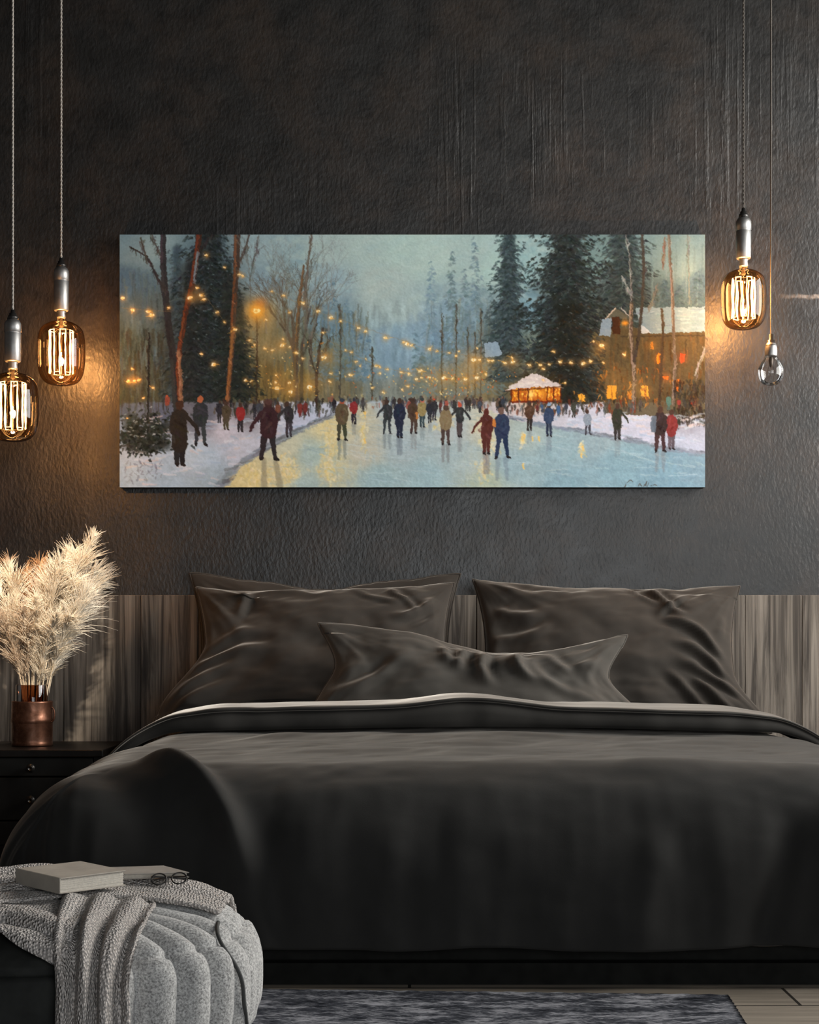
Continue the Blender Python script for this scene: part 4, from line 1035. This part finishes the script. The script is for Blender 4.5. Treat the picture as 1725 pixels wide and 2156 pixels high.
# ------------------------------------------------------------------ pillows
def pillow(name, label, w, h, th, centre, lean, roll, seed, mat, cat='pillow', group='velvet pillows on the bed', sag=0.0, sagc=0.0, sagw=0.36, yaw=0.0, pinch=0.10, wr=1.0, warp=None, creases=()):
    N, Mv = 110, 90
    u = np.linspace(-1, 1, N); v = np.linspace(-1, 1, Mv)
    # crowd the samples towards the edges
    u = np.sin(u*PI/2)*0.55+u*0.45; v = np.sin(v*PI/2)*0.55+v*0.45
    U, Vv = np.meshgrid(u, v, indexing='ij')
    def sheet(sgn):
        x = U*w/2*(1-pinch*(1-U**2*0+0)*(1-Vv**2)*np.abs(U)); y = Vv*h/2*(1-pinch*1.1*(1-U**2)*np.abs(Vv))
        e = np.clip((1-U**2)*(1-Vv**2), 0, 1)
        z = th/2*(e**0.42)*(0.85+0.15*e)
        # creases fanning out of the corners and seams
        d = 0
        for cu in (-1, 1):
            for cv in (-1, 1):
                au = (U-cu)*w/2; av = (Vv-cv)*h/2
                rr = np.hypot(au, av); an = np.arctan2(av*cv, au*cu)
                d = d+0.017*np.exp(-rr/0.17)*sstep(0.01, 0.07, rr)*fbm(an*4.2+seed, rr*3+cu*5+cv*9, seed+3, 2)
        d = d+0.017*fbm(U*w*3.2+seed+Vv*0.4, Vv*h*4.0, seed+5, 2)+0.004*fbm(U*w*6+Vv*h*7, Vv*h*14-U*w*6, seed+7, 2)
        d = d*wr
        for (u0, v0, u1, v1, cw, amp) in creases:
            if sgn < 0: break
            L = math.hypot((u1-u0)*w/2, (v1-v0)*h/2); ux, uy = (u1-u0)*w/2/L, (v1-v0)*h/2/L
            pu = (U-u0)*w/2*ux+(Vv-v0)*h/2*uy; pv = -(U-u0)*w/2*uy+(Vv-v0)*h/2*ux
            pv = pv-0.012*np.sin(pu*22+seed)
            env = sstep(-0.01, 0.3*L, pu)*(1-sstep(0.6*L, 1.02*L, pu))
            d = d+amp*env*(np.exp(-(pv/cw)**2)-0.6*np.exp(-((pv-1.6*cw)/cw)**2))
        z = z+d*np.clip(e*6, 0, 1)
        z = np.maximum(z, 0.0005)*sgn
        edge = 0.010*fbm(U*3.5, Vv*3.5, seed+11, 3)
        y = y-sag*np.exp(-np.abs((U-sagc)/sagw)**2.4)*sstep(-0.2, 1.0, Vv)+edge*(np.abs(Vv) > 0.8)
        if warp is not None: x, y, z = warp(U, Vv, x, y, z)
        return x, y, z
    cl, sl = math.cos(lean), math.sin(lean)
    up = np.array([0, sl, cl]); fn = np.array([0, -cl, sl]); xr = np.array([1.0, 0, 0])
    cr, sr = math.cos(roll), math.sin(roll)
    ax = xr*cr+up*sr; ay = -xr*sr+up*cr
    cy_, sy_ = math.cos(yaw), math.sin(yaw)
    Rz = np.array([[cy_, -sy_, 0], [sy_, cy_, 0], [0, 0, 1]])
    ax, ay, fn2 = Rz@ax, Rz@ay, Rz@fn
    C = np.array(centre)
    def place(x, y, z): return C+x[..., None]*ax+y[..., None]*ay+z[..., None]*fn2
    f = place(*sheet(1)); bk = place(*sheet(-1))
    n = N*Mv
    V = np.concatenate([f.reshape(-1, 3), bk.reshape(-1, 3)])
    Fa = np.concatenate([grid_faces(N, Mv), grid_faces(N, Mv, flip=True)+n])
    org = tuple(C)
    t = thing(name, label, cat, org, group)
    body = mk('pillow_body', V, Fa, mat, t, org)
    bm = bmesh.new(); bm.from_mesh(body.data); bmesh.ops.remove_doubles(bm, verts=bm.verts, dist=0.0011); bm.to_mesh(body.data); bm.free()
    idx = [(i, 0) for i in range(N)]+[(N-1, j) for j in range(1, Mv)]+[(i, Mv-1) for i in range(N-2, -1, -1)]+[(0, j) for j in range(Mv-2, 0, -1)]
    path = np.array([(f[i, j]+bk[i, j])/2 for i, j in idx]+[(f[0, 0]+bk[0, 0])/2])
    mk('piping', *tube(path, 0.0030, 6, cap=False), mat, t, org)
    return t

def splay_left(U, V, x, y, z):
    k = sstep(0.25, -0.75, V)*sstep(0.1, -1.0, U)
    return x-0.105*k, y, z
def splay_right(U, V, x, y, z):
    k = sstep(-0.25, -0.9, V)*sstep(0.3, 1.0, U)
    return x+0.055*k, y, z
def mid(px0, px1, d): return ((px0+px1)/2-862.5)/(FPX/d)
pillow('pillow', 'grey brown pillow mostly hidden at the very back on the left of the bed', 0.80, 0.46, 0.09, (mid(398, 966, 4.83), -0.125, 0.575), 0.12, 0.00, 3, M['pillow'], wr=0.6, sag=0.02)
pillow('pillow', 'large grey brown pillow leaning on the left side of the headboard', 0.745, 0.46, 0.16, (mid(420, 950, 4.68), -0.325, 0.565), 0.52, 0.025, 5, M['pillow'],
       creases=((0.5,0.95,0.75,0.35,0.010,0.010),(-0.55,0.95,-0.75,0.45,0.014,0.012),(-0.9,-0.8,-0.45,-0.5,0.022,0.014),(0.95,0.6,0.5,0.35,0.014,0.014),(0.6,0.55,0.2,0.95,0.010,0.006),(0.97,0.35,0.55,0.1,0.016,0.010),(-0.95,0.1,-0.45,0.2,0.02,0.012),(-0.98,-0.25,-0.30,0.02,0.022,0.020),(-0.95,-0.6,-0.5,-0.25,0.025,0.016),(-0.97,0.98,-0.55,0.70,0.02,0.014),(-0.8,0.85,0.1,0.9,0.014,0.008)), wr=1.1, warp=splay_left)
pillow('pillow', 'large grey brown pillow leaning on the right side of the headboard', 0.77, 0.47, 0.17, (mid(1005, 1560, 4.68), -0.315, 0.568), 0.50, -0.025, 8, M['pillow'],
       creases=((0.95,-0.1,0.35,0.45,0.013,0.016),(0.97,-0.35,0.4,0.1,0.013,0.015),(0.95,-0.55,0.45,-0.2,0.013,0.014),(0.6,0.85,0.35,0.3,0.010,0.010),(0.7,-0.9,0.35,-0.3,0.014,0.012),(-0.95,0.4,-0.4,0.45,0.018,0.012),(-0.95,0.0,-0.4,0.25,0.018,0.010),(0.25,0.95,0.62,0.35,0.012,0.014),(0.05,0.97,0.45,0.55,0.010,0.008),(0.85,-0.95,0.55,-0.35,0.014,0.014),(-0.98,0.95,-0.5,0.7,0.02,0.012)), wr=1.1, warp=splay_right)
def wp(U, V, x, y, z):
    k = sstep(-1, 1, -V)
    return x*(1-0.04*(sstep(0.9, 0.35, V)-sstep(0.35, -0.2, V))+0.10*sstep(0.3, -0.6, V))+0.05*sstep(0.3, -0.6, V)*sstep(0.0, 1.0, U), y, z
pillow('pillow', 'long lumbar pillow with a dented top edge standing in front at the middle', 0.835, 0.35, 0.17, (mid(640, 1306, 4.38)+0.025, -0.585, 0.481), 0.42, -0.040, 21, M['pillow_front'], sag=0.056, sagc=0.24, sagw=0.52, warp=wp, wr=1.0,
       creases=((0.05,0.85,0.12,-0.2,0.016,0.022),(0.24,0.9,0.42,-0.1,0.018,0.026),(-0.08,0.85,-0.06,0.1,0.014,0.020),(-0.22,0.75,-0.12,0.25,0.016,0.014),(0.3,0.7,0.62,-0.3,0.02,0.014),(-0.95,-0.4,-0.4,0.35,0.02,0.012),(0.95,0.5,0.5,0.1,0.016,0.010),(0.45,0.75,0.75,0.2,0.014,0.010)))

# ------------------------------------------------------------------ nightstand
NZ = 0.308
nx0, nx1, ny0, ny1 = -1.235, -0.845, -0.455, -0.065
no = ((nx0+nx1)/2, (ny0+ny1)/2, 0)
ns_ = thing('nightstand', 'low black wooden nightstand with drawers left of the bed', 'nightstand', no)
bevel(mk('top', *box(nx0-0.008, nx1+0.008, ny0-0.008, ny1, NZ-0.020, NZ), M['dark_wood'], ns_, no, smooth=False), 0.003)
mk('carcass', *merge(box(nx0, nx0+0.018, ny0, ny1, 0.03, NZ-0.020), box(nx1-0.018, nx1, ny0, ny1, 0.03, NZ-0.020), box(nx0+0.018, nx1-0.018, ny1-0.012, ny1, 0.03, NZ-0.020), box(nx0+0.018, nx1-0.018, ny0+0.012, ny1-0.012, 0.03, 0.045)), M['dark_wood'], ns_, no, smooth=False)
mk('plinth', *box(nx0+0.02, nx1-0.02, ny0+0.03, ny1, 0.0, 0.03), M['dark_wood'], ns_, no, smooth=False)
def drawer(z0, z1):
    d = bevel(mk('drawer', *merge(box(nx0+0.021, nx1-0.021, ny0-0.002, ny0+0.016, z0, z1), box(nx0+0.03, nx1-0.03, ny0+0.016, ny1-0.03, z0+0.006, z1-0.006)), M['drawer'], ns_, no, smooth=False), 0.002, 2)
    zc = (z0+z1)/2-0.002; xc = -1.032
    kp = [(xc, ny0-0.002, zc), (xc, ny0-0.010, zc), (xc, ny0-0.012, zc), (xc, ny0-0.020, zc), (xc, ny0-0.024, zc), (xc, ny0-0.026, zc)]
    mk('knob', *tube(kp, [0.005, 0.0045, 0.010, 0.0125, 0.0115, 0.006], 20), M['dark_steel'], d, no)
drawer(0.236, NZ-0.022); drawer(0.116, 0.232); drawer(0.048, 0.112)

# ------------------------------------------------------------------ copper pot and pampas
vc = P(68, 1568, 4.72); vx, vy = vc[0], vc[1]
vo = (vx, vy, NZ)
vz = thing('copper_vase', 'copper jar with a dark glass neck holding dried grasses on the nightstand', 'vase', vo)
SR = FPX/4.72
VR = 43.5/SR; VH = 94/SR
zz0 = NZ+0.0005
prof = [(0, 0), (VR*0.96, 0), (VR*0.985, 0.003), (VR*0.97, 0.010), (VR*0.955, 0.013), (VR*0.97, 0.018), (VR*0.975, 0.5*VH), (VR*0.985, 0.515*VH), (VR*1.005, 0.55*VH), (VR*1.01, 0.6*VH), (VR*0.99, 0.625*VH), (VR*0.985, 0.8*VH), (VR*0.975, 0.965*VH), (VR*0.985, VH*0.99), (VR*0.965, VH), (VR*0.90, VH*0.99), (VR*0.89, 0.9*VH), (VR*0.89, 0.1*VH), (0, 0.09*VH)]
mk('jar_body', *lathe([(r, zz0+z) for r, z in prof], (vx, vy, 0), 56), M['copper'], vz, vo)
mk('ring_handle', *tube([(vx+VR*0.97+0.001+0.008*math.sin(a), vy-0.012, zz0+0.70*VH+0.020*math.cos(a)) for a in np.linspace(0, PI, 14)], 0.0022, 8), M['copper'], vz, vo)
NR = VR*0.80
mk('glass_neck', *lathe([(NR, zz0+0.92*VH), (NR, zz0+VH*1.36), (NR*0.985, zz0+VH*1.37), (NR*0.96, zz0+VH*1.36), (NR*0.96, zz0+0.93*VH)], (vx, vy, 0), 48), M['neck'], vz, vo)

def plume_mesh(path, t0, wid, n, droop, seed, side=0.0):
    """fine fibres along the upper part of a stalk, each a three-sided tapering thread"""
    r = np.random.default_rng(seed)
    m = len(path); L = np.linspace(0, 1, m)
    nc = 46
    tc = np.sort(r.random(nc))**0.9; ac = r.random(nc)*2*PI; oc = 0.13+0.34*r.random(nc)**1.5; lc = 0.7+0.6*r.random(nc)
    ci = r.integers(0, nc, n)
    t = np.clip(t0+(1-t0)*(tc[ci]+r.normal(0, 0.035, n)), t0*0.97, 1)
    base = np.stack([np.interp(t, L, path[:, k]) for k in range(3)], 1)
    dirv = np.gradient(path, axis=0); dirv /= np.linalg.norm(dirv, axis=1)[:, None]
    T_ = np.stack([np.interp(t, L, dirv[:, k]) for k in range(3)], 1)
    az = ac[ci]+r.normal(0, 0.30, n)
    rad = np.stack([np.cos(az), 0.8*np.sin(az), 0.25*np.sin(az*1.7)], 1); rad[:, 0] += side
    rad -= T_*(rad*T_).sum(1)[:, None]; rad /= np.linalg.norm(rad, axis=1)[:, None]
    prof_ = np.sin(np.clip((t-t0)/(1-t0), 0, 1)**0.75*PI*0.92+0.12)
    ln = 1.15*wid*lc[ci]*(0.55+0.75*r.random(n))*(0.35+0.9*prof_)
    open_ = np.clip(oc[ci]+r.normal(0, 0.05, n), 0.05, 0.7)
    K = 5
    V = np.zeros((n, K, 3, 3)); pos = base.copy(); d = T_*(1-open_)[:, None]+rad*open_[:, None]; d /= np.linalg.norm(d, axis=1)[:, None]
    wv = r.normal(0, 0.05, (n, 3))+r.normal(0, 0.10, (nc, 3))[ci]
    for k in range(K):
        w_ = (0.0013*(1-k/(K-1))**0.7+0.0002)
        a1 = np.cross(d, np.array([0.2, 1, 0.1])); a1 /= np.linalg.norm(a1, axis=1)[:, None]; a2 = np.cross(d, a1)
        for j in range(3):
            an = 2*PI*j/3
            V[:, k, j] = pos+w_*(math.cos(an)*a1+math.sin(an)*a2)
        pos = pos+d*(ln/(K-1))[:, None]
        d = d+wv+rad*0.09+np.array([0, 0, -droop*(k+1)/K]); d /= np.linalg.norm(d, axis=1)[:, None]
    idx = np.arange(n*K*3).reshape(n, K, 3)
    q_ = np.stack([idx[:, :-1, :], np.roll(idx[:, :-1, :], -1, 2), np.roll(idx[:, 1:, :], -1, 2), idx[:, 1:, :]], -1).reshape(-1, 4)
    return V.reshape(-1, 3), q_
GRASS = 'dried pampas stems in the copper vase'
COMMON = 'cream dried pampas stem in the thick middle of the bunch in the copper vase'
def stalk(bx_, tx, ty, mat, wid, n, seed, label, t0=0.34, droop=0.10, bend=0.0, dy=0.0, side=0.0, w=0.0020):
    r = random.Random(seed)
    b = np.array([vx+bx_, vy+r.uniform(-0.02, 0.02), zz0+0.10*VH+0.002])
    tip = P(tx, ty, 4.72+dy)
    k = np.linspace(0, 1, 22)[:, None]
    neck = np.array([vx+bx_*1.15, b[1], zz0+1.3*VH])
    # quadratic path through the neck
    c1 = neck+np.array([(tip[0]-neck[0])*0.18+bend, 0, (tip[2]-neck[2])*0.45])
    q1 = (1-k)**3*b+3*(1-k)**2*k*(neck*0.9+c1*0.1)+3*(1-k)*k*k*c1+k**3*tip
    org = tuple(b)
    t = thing('pampas_stem', label, 'dried grass', org, GRASS)
    mk('stem', *tube(q1, np.linspace(w*1.3, w*0.5, 22), 7), M['stem'], t, org)
    V, Fq = plume_mesh(q1, t0, wid, n, droop, seed, side)
    V[:, 1] = np.minimum(V[:, 1], -0.058)
    mk('plume', V, Fq, mat, t, org)
st = [(0.020,197,1130,M['cream'],0.058,1150,1,'tallest dried pampas stem, its cream tip rising above all others',dict(t0=0.55,dy=-0.02)),
      (0.028,196,1205,M['pale'],0.085,1900,2,'pale feathery pampas stem drooping furthest to the right over the headboard',dict(t0=0.36,droop=0.18,side=0.45,dy=0.03,bend=0.015)),
      (0.030,182,1245,M['pale'],0.080,1600,3,COMMON,dict(t0=0.34,droop=0.16,side=0.35,dy=-0.05,bend=0.012)),
      (0.016,150,1172,M['cream'],0.070,1700,4,COMMON,dict(t0=0.38,dy=0.04)),
      (0.010,128,1186,M['cream'],0.070,1700,5,COMMON,dict(t0=0.36,dy=-0.06)),
      (0.006,112,1205,M['pale'],0.070,1600,6,COMMON,dict(t0=0.34,dy=0.0)),
      (0.000,86,1184,M['rust'],0.055,1100,7,'rust brown dried pampas stem at the back of the bunch',dict(t0=0.45,dy=0.09)),
      (-0.006,58,1196,M['rust'],0.052,900,8,'brown dried pampas stem with a thin frayed tip left of the rust one',dict(t0=0.46,dy=0.08)),
      (-0.012,22,1196,M['cream'],0.068,1500,9,'cream pampas stem leaning left, its full tip just inside the left picture edge',dict(t0=0.40,dy=0.0)),
      (-0.018,-12,1212,M['cream'],0.068,1300,10,'cream pampas stem leaning furthest left, cut by the left picture edge',dict(t0=0.38,dy=-0.04)),
      (-0.020,-6,1300,M['tan'],0.060,1000,11,'short tan pampas stem low on the left of the bunch',dict(t0=0.38,dy=-0.06)),
      (-0.014,20,1345,M['tan'],0.052,800,12,'shortest tan pampas stem just above the jar on the left',dict(t0=0.36,dy=-0.02)),
      (0.004,76,1262,M['cream'],0.050,900,13,COMMON,dict(t0=0.34,dy=-0.08)),
      (-0.003,48,1285,M['tan'],0.048,800,14,'small tan pampas stem in front of the gap between left and middle plumes',dict(t0=0.36,dy=-0.07)),
      (0.024,150,1300,M['cream'],0.060,1100,15,'lower cream pampas stem at the right front of the bunch',dict(t0=0.34,dy=-0.08,side=0.2)),
      (0.012,118,1300,M['cream'],0.058,1000,16,COMMON,dict(t0=0.30,dy=-0.10))]
for bx_, tx, ty, mt, wd, n, sd, lb, kw in st:
    kw['t0'] = kw['t0']+0.10
    stalk(bx_, tx, ty, mt, wd, int(n*0.5), sd, lb, **kw)

# ------------------------------------------------------------------ rug
ra = math.radians(-3.3); ca_, sa_ = math.cos(ra), math.sin(ra)
RC = np.array([0.536, -2.205])               # back right corner
def rugpt(u, v, z): return (RC[0]-u*ca_-v*(-sa_)*-1*-1 if False else RC[0]-u*ca_+v*sa_, RC[1]-u*sa_-v*ca_, z)
RT = 0.011
nu_, nv_ = 140, 120
U_ = np.linspace(0, 1.36, nu_); V_ = np.linspace(0, 1.35, nv_)
top = np.array([[rugpt(u+0.0012*math.sin(v*260), v+0.002*math.sin(u*150)*(1 if 0 < j < nv_-1 else 1.4), RT+0.0012*math.sin(u*190)*math.sin(v*170)) for j, v in enumerate(V_)] for u in U_])
bot = top.copy(); bot[..., 2] = 0.0005
nn = nu_*nv_
rim = [i*nv_ for i in range(nu_)]+[(nu_-1)*nv_+j for j in range(1, nv_)]+[i*nv_+nv_-1 for i in range(nu_-2, -1, -1)]+[j for j in range(nv_-2, 0, -1)]
Fr = [tuple(f) for f in grid_faces(nu_, nv_)]+[tuple(f) for f in grid_faces(nu_, nv_, flip=True)+nn]+[(rim[k], rim[(k+1) % len(rim)], rim[(k+1) % len(rim)]+nn, rim[k]+nn) for k in range(len(rim))]
tag(mk('rug', np.concatenate([top.reshape(-1, 3), bot.reshape(-1, 3)]), Fr, M['rug']), 'flat woven rug mottled black and grey on the boards before the bed', 'rug')

# ------------------------------------------------------------------ pouf
PCX, PCY, PA, PB, PH = -0.64, -2.665, 0.425, 0.285, 0.237
PN, PM = 2.7, 3.4
PC_ = PH/2; PZ0 = RT+0.0014
def spow(c, e): return np.sign(c)*np.abs(c)**e
def pouf_pt(th, ph, off=0.0):
    """th round the plan from +x towards the viewer, ph from -90 (bottom) to 90 (top)"""
    th = np.asarray(th, float); ph = np.asarray(ph, float)
    cp = spow(np.cos(ph), 2/PM); sp = spow(np.sin(ph), 2/PM)
    x = PCX+(PA+off)*spow(np.cos(th), 2/PN)*cp
    y = PCY-(PB+off)*spow(np.sin(th), 2/PN)*cp
    z = PZ0+PC_+(PC_+off)*sp
    return np.stack(np.broadcast_arrays(x, y, z), -1)
# rib phase follows the length round the plan
thd = np.linspace(0, 2*PI, 4001); pl = pouf_pt(thd, 0*thd)
arcd = np.concatenate([[0], np.cumsum(np.linalg.norm(np.diff(pl, axis=0), axis=1))])
po = (PCX, PCY, RT)
pf = thing('pouf', 'grey wool pouf with stitched ribs standing on the rug at the left', 'pouf', po)
def pouf_grid(th0, th1, nth, ribs=True):
    th = np.linspace(th0, th1, nth); ph = np.linspace(-PI/2, PI/2, 90)
    TH, PHI = np.meshgrid(th, ph, indexing='ij')
    ar = np.interp(TH % (2*PI), thd, arcd)
    cp = np.cos(PHI)
    off = 0
    if ribs:
        rb = np.abs(np.sin(ar/0.058*PI+0.7*np.sin(PHI*1.6)+0.45*fbm(ar*7, PHI, 201, 2)))**0.6
        low_ = sstep(-0.1, 0.35, cp)
        off = 0.016*rb*low_-0.011*low_
        off = off-0.006*np.exp(-((PHI-0.42)/0.035)**2)              # stitched seam round the shoulder
        off = off+0.004*fbm(ar*14, PHI*3, 203, 3)
    else:
        off = -0.002+0.004*fbm(ar*10, PHI*3, 205, 3)*cp-0.006*np.exp(-((PHI-0.33)/0.03)**2)-0.005*np.exp(-((ar-np.interp(2.06, thd, arcd))/0.006)**2)
    return pouf_pt(TH, PHI, off), nth
TSPLIT = 1.17
g, n_ = pouf_grid(TSPLIT-2*PI+1.25, TSPLIT, 520)
mk('wool_cover', g.reshape(-1, 3), grid_faces(n_, 90, flip=False), M['wool'], pf, po)
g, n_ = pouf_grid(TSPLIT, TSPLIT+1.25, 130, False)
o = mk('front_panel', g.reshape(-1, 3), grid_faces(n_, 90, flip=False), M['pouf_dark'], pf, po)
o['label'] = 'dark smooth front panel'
ph = np.linspace(-1.2, 0.66, 160)                 # the piped seam near the right end, curving over the top
xn = 0.978-0.10*sstep(-0.1, 0.7, ph)-0.04*sstep(0.2, 1.2, -ph)
cpp = np.cos(ph)**(2/PM)
ok = cpp > xn+0.004
ph, xn, cpp = ph[ok], xn[ok], cpp[ok]
yn = (cpp**PN-xn**PN)**(1/PN)
mk('seam_piping', *tube(np.stack([PCX+PA*xn+0.004, PCY-(PB+0.007)*yn, PZ0+PC_+(PC_+0.006)*spow(np.sin(ph), 2/PM)], -1), 0.0028, 6), M['piping'], pf, po)

# ------------------------------------------------------------------ knitted throw over the pouf
TOPZ = PZ0+PH
def throw():
    parts = []
    # the bunched length lying along the top
    nu, nv = 240, 70
    u = np.linspace(0, 1, nu); v = np.linspace(-1, 1, nv)
    Uu, Vv = np.meshgrid(u, v, indexing='ij')
    cx_ = PCX-0.36+Uu*0.735
    cyl = PCY+0.045-0.10*np.exp(-((Uu-0.42)/0.22)**2)-0.03*np.sin(Uu*5)-0.03*(1-sstep(0.0, 0.3, Uu))
    half = 0.165-0.055*sstep(0.45, 0.75, Uu)+0.012*np.sin(Uu*9)
    yy = cyl+Vv*half*np.where(Vv < 0, 1.0, 1.0)
    def top_of(x, y):
        r_ = (np.abs((x-PCX)/PA)**PN+np.abs((y-PCY)/PB)**PN)**(1/PN)
        rr = np.clip(r_, 0, 0.995)
        z = PZ0+PC_+PC_*(1-rr**PM)**(1/PM)
        return z, r_
    z, r_ = top_of(cx_, yy)
    folds = 0.010*np.abs(np.sin(Vv*6.5+Uu*5+1.4*fbm(Uu*4, Vv*1.2, 301, 2)))+0.008*(fbm(Uu*7, Vv*4, 303, 3)+0.6)
    z = z+0.004+folds*(0.35+0.65*sstep(-0.35, 0.1, Vv))
    # beyond the right shoulder the cloth hugs the curve
    parts.append((np.stack([cx_, yy, z], -1), nu, nv))
    # the end hanging down the front
    nu2, nv2 = 170, 120
    u = np.linspace(0, 1, nu2); v = np.linspace(0, 1, nv2)
    Uu, Vv = np.meshgrid(u, v, indexing='ij')              # u across, v downwards
    thl = np.interp(0, [0], [0])
    ph = np.interp(Vv, [0, 0.28, 0.5, 1.0], [1.30, 0.80, 0.30, -1.15])
    xl = np.interp(Vv, [0, 0.3, 0.55, 1.0], [-0.470, -0.448, -0.436, -0.442]); xr_ = np.interp(Vv, [0, 0.3, 0.55, 1.0], [-0.345, -0.346, -0.352, -0.346])
    xx = xl+(xr_-xl)*Uu
    fold = np.abs(np.sin(Uu*PI*3.0+0.6*np.sin(Vv*3)+0.3+0.9*fbm(Uu*3, Vv*1.6, 313, 2)))**1.6*(0.8+0.35*fbm(Uu*4, Vv*1.1, 314, 2))
    off = 0.008+0.030*fold*sstep(0.0, 0.25, Vv)+0.006*fbm(Uu*5, Vv*3, 311, 3)+0.012*sstep(0.4, 1.0, Vv)
    cp = np.cos(ph)**(2/PM)
    uxn = np.clip((xx-PCX)/PA, -0.98, 0.98)
    ysurf = PB*np.clip(1-np.abs(uxn/np.maximum(cp, 0.2))**PN, 0.02, 1)**(1/PN)*cp
    # where the strip lies on top simply run it towards the viewer
    ytop = PCY-np.interp(Vv, [0, 0.28], [0.08, 0.22])
    yfr = PCY-ysurf-off*np.cos(ph)
    k = sstep(0.12, 0.34, Vv)
    yy = ytop*(1-k)+yfr*k
    z1, r1 = top_of(xx, ytop)
    z2 = PZ0+PC_+PC_*spow(np.sin(ph), 2/PM)
    zz = (z1+0.012+0.010*fold)*(1-k)+(z2+off*np.maximum(np.sin(ph), 0))*k
    zz = np.maximum(zz, 0.026)
    parts.append((np.stack([xx, yy, zz], -1), nu2, nv2))
    # the roll along the front upper edge, running out to the left
    nu3, nv3 = 150, 60
    u = np.linspace(0, 1, nu3); v = np.linspace(0, 1, nv3)
    Uu, Vv = np.meshgrid(u, v, indexing='ij')
    xx = PCX-0.10+0.315*Uu
    phe = np.interp(Uu, [0, 0.35, 0.7, 1.0], [0.98, 0.92, 0.78, 0.30])+0.05*fbm(Uu*6, Uu*0, 335, 2)
    ph = 1.47+(phe-1.47)*Vv
    fold = np.abs(np.sin(Vv*8+Uu*4+1.2*fbm(Uu*5, Vv*2, 331, 2)))
    off = 0.007+0.011*fold*sstep(0.1,0.5,Vv)+0.005*fbm(Uu*7, Vv*5, 333, 3)
    cp = np.cos(ph)**(2/PM)
    uxn = (xx-PCX)/PA
    ys = PB*np.clip(1-np.abs(uxn)**PN, 0.02, 1)**(1/PN)
    yy = PCY-(ys+off)*cp
    zz = PZ0+PC_+(PC_+off)*np.sin(ph)**(2/PM)
    parts.append((np.stack([xx, yy, zz], -1), nu3, nv3))
    V = []; F = []; b = 0
    for g_, a_, c_ in parts:
        V.append(g_.reshape(-1, 3)); F.append(grid_faces(a_, c_)+b); b += a_*c_
    o = mk('throw_blanket', np.concatenate(V), np.concatenate(F), M['knit'])
    m = o.modifiers.new('thickness', 'SOLIDIFY'); m.thickness = 0.006; m.offset = 1
    tag(o, 'chunky cream knitted throw bunched over the pouf, one end hanging down its front', 'blanket')
throw()

# ------------------------------------------------------------------ books and glasses
BZ = TOPZ+0.017
def book(label, corner, e1, e2, w1, w2, th, mat, open_tilt=0.0):
    """corner F nearest the viewer; e1 along the spine side, e2 along the page side"""
    e1 = np.array([*e1, 0.0]); e1 /= np.linalg.norm(e1); e2 = np.array([*e2, 0.0]); e2 /= np.linalg.norm(e2)
    org = (*corner, BZ)
    C = np.array([*corner, BZ])
    t = thing('book', label, 'book', org)
    up = np.array([0, 0, 1.0])
    def bx(a0, a1, b0, b1, c0, c1):
        v, f = box(a0, a1, b0, b1, c0, c1)
        return [tuple(C+p[0]*e2+p[1]*e1+p[2]*up) for p in v], f
    ct = 0.0016
    bevel(mk('cover', *merge(bx(0, w2, 0, w1, 0, ct), bx(0, w2, 0, w1, th-ct, th), bx(-0.0018, 0, 0, w1, 0, th)), mat, t, org, smooth=False), 0.0008, 2)
    n = 14
    pg = []
    for k in range(n):
        z0 = ct+(th-2*ct)*k/n; z1 = ct+(th-2*ct)*(k+0.86)/n
        i = 0.0025+0.0012*random.random()
        pg.append(bx(0.0005, w2-i, i, w1-i, z0, z1))
    mk('pages', *merge(*pg), M['paper'], t, org, smooth=False)
    return t
book('thick beige book lying on the throw over the pouf', (-0.467, -2.775), (-0.082, 0.097), (0.074, 0.077), 0.127, 0.107, 0.0215, M['cover'])
book('thin grey book lying half behind the thick beige book', (-0.405, -2.640), (-0.05, 0.075), (0.088, 0.02), 0.085, 0.092, 0.008, M['cover_grey'])
def glasses():
    c = np.array([-0.338, -2.665, BZ-0.003])
    org = tuple(c)
    t = thing('eyeglasses', 'thin dark wire eyeglasses folded beside the thin grey book', 'eyeglasses', org)
    fr_ = []
    for k in (-1, 1):
        cc = c+np.array([k*0.0135, 0.005*k, 0.008])
        ring = [cc+np.array([0.0105*math.cos(a), 0.006*math.sin(a), 0.007*math.sin(a)]) for a in np.linspace(0, 2*PI, 26)]
        fr_.append(tube(ring, 0.0011, 6, cap=False))
        disc = [tuple(cc+np.array([0, 0, 0]))]+[tuple(p) for p in ring[:-1]]
        mk('lens', disc, [(0, i, i % 25+1) for i in range(1, 26)], M['lens'], t, org)
    fr_.append(tube([c+np.array([-0.004, -0.001, 0.009]), c+np.array([0, 0, 0.011]), c+np.array([0.004, 0.001, 0.009])], 0.001, 6))
    mk('rims', *merge(*fr_), M['dark_steel'], t, org)
    for k in (-1, 1):
        pth = chaikin([c+np.array([k*0.0235, 0.005*k, 0.010]), c+np.array([k*0.026, 0.010, 0.010]), c+np.array([-k*0.006, 0.016+0.004*k, 0.007]), c+np.array([-k*0.024, 0.020, 0.004])])
        mk('temple', *tube(pth, 0.0011, 6), M['dark_steel'], t, org)
glasses()
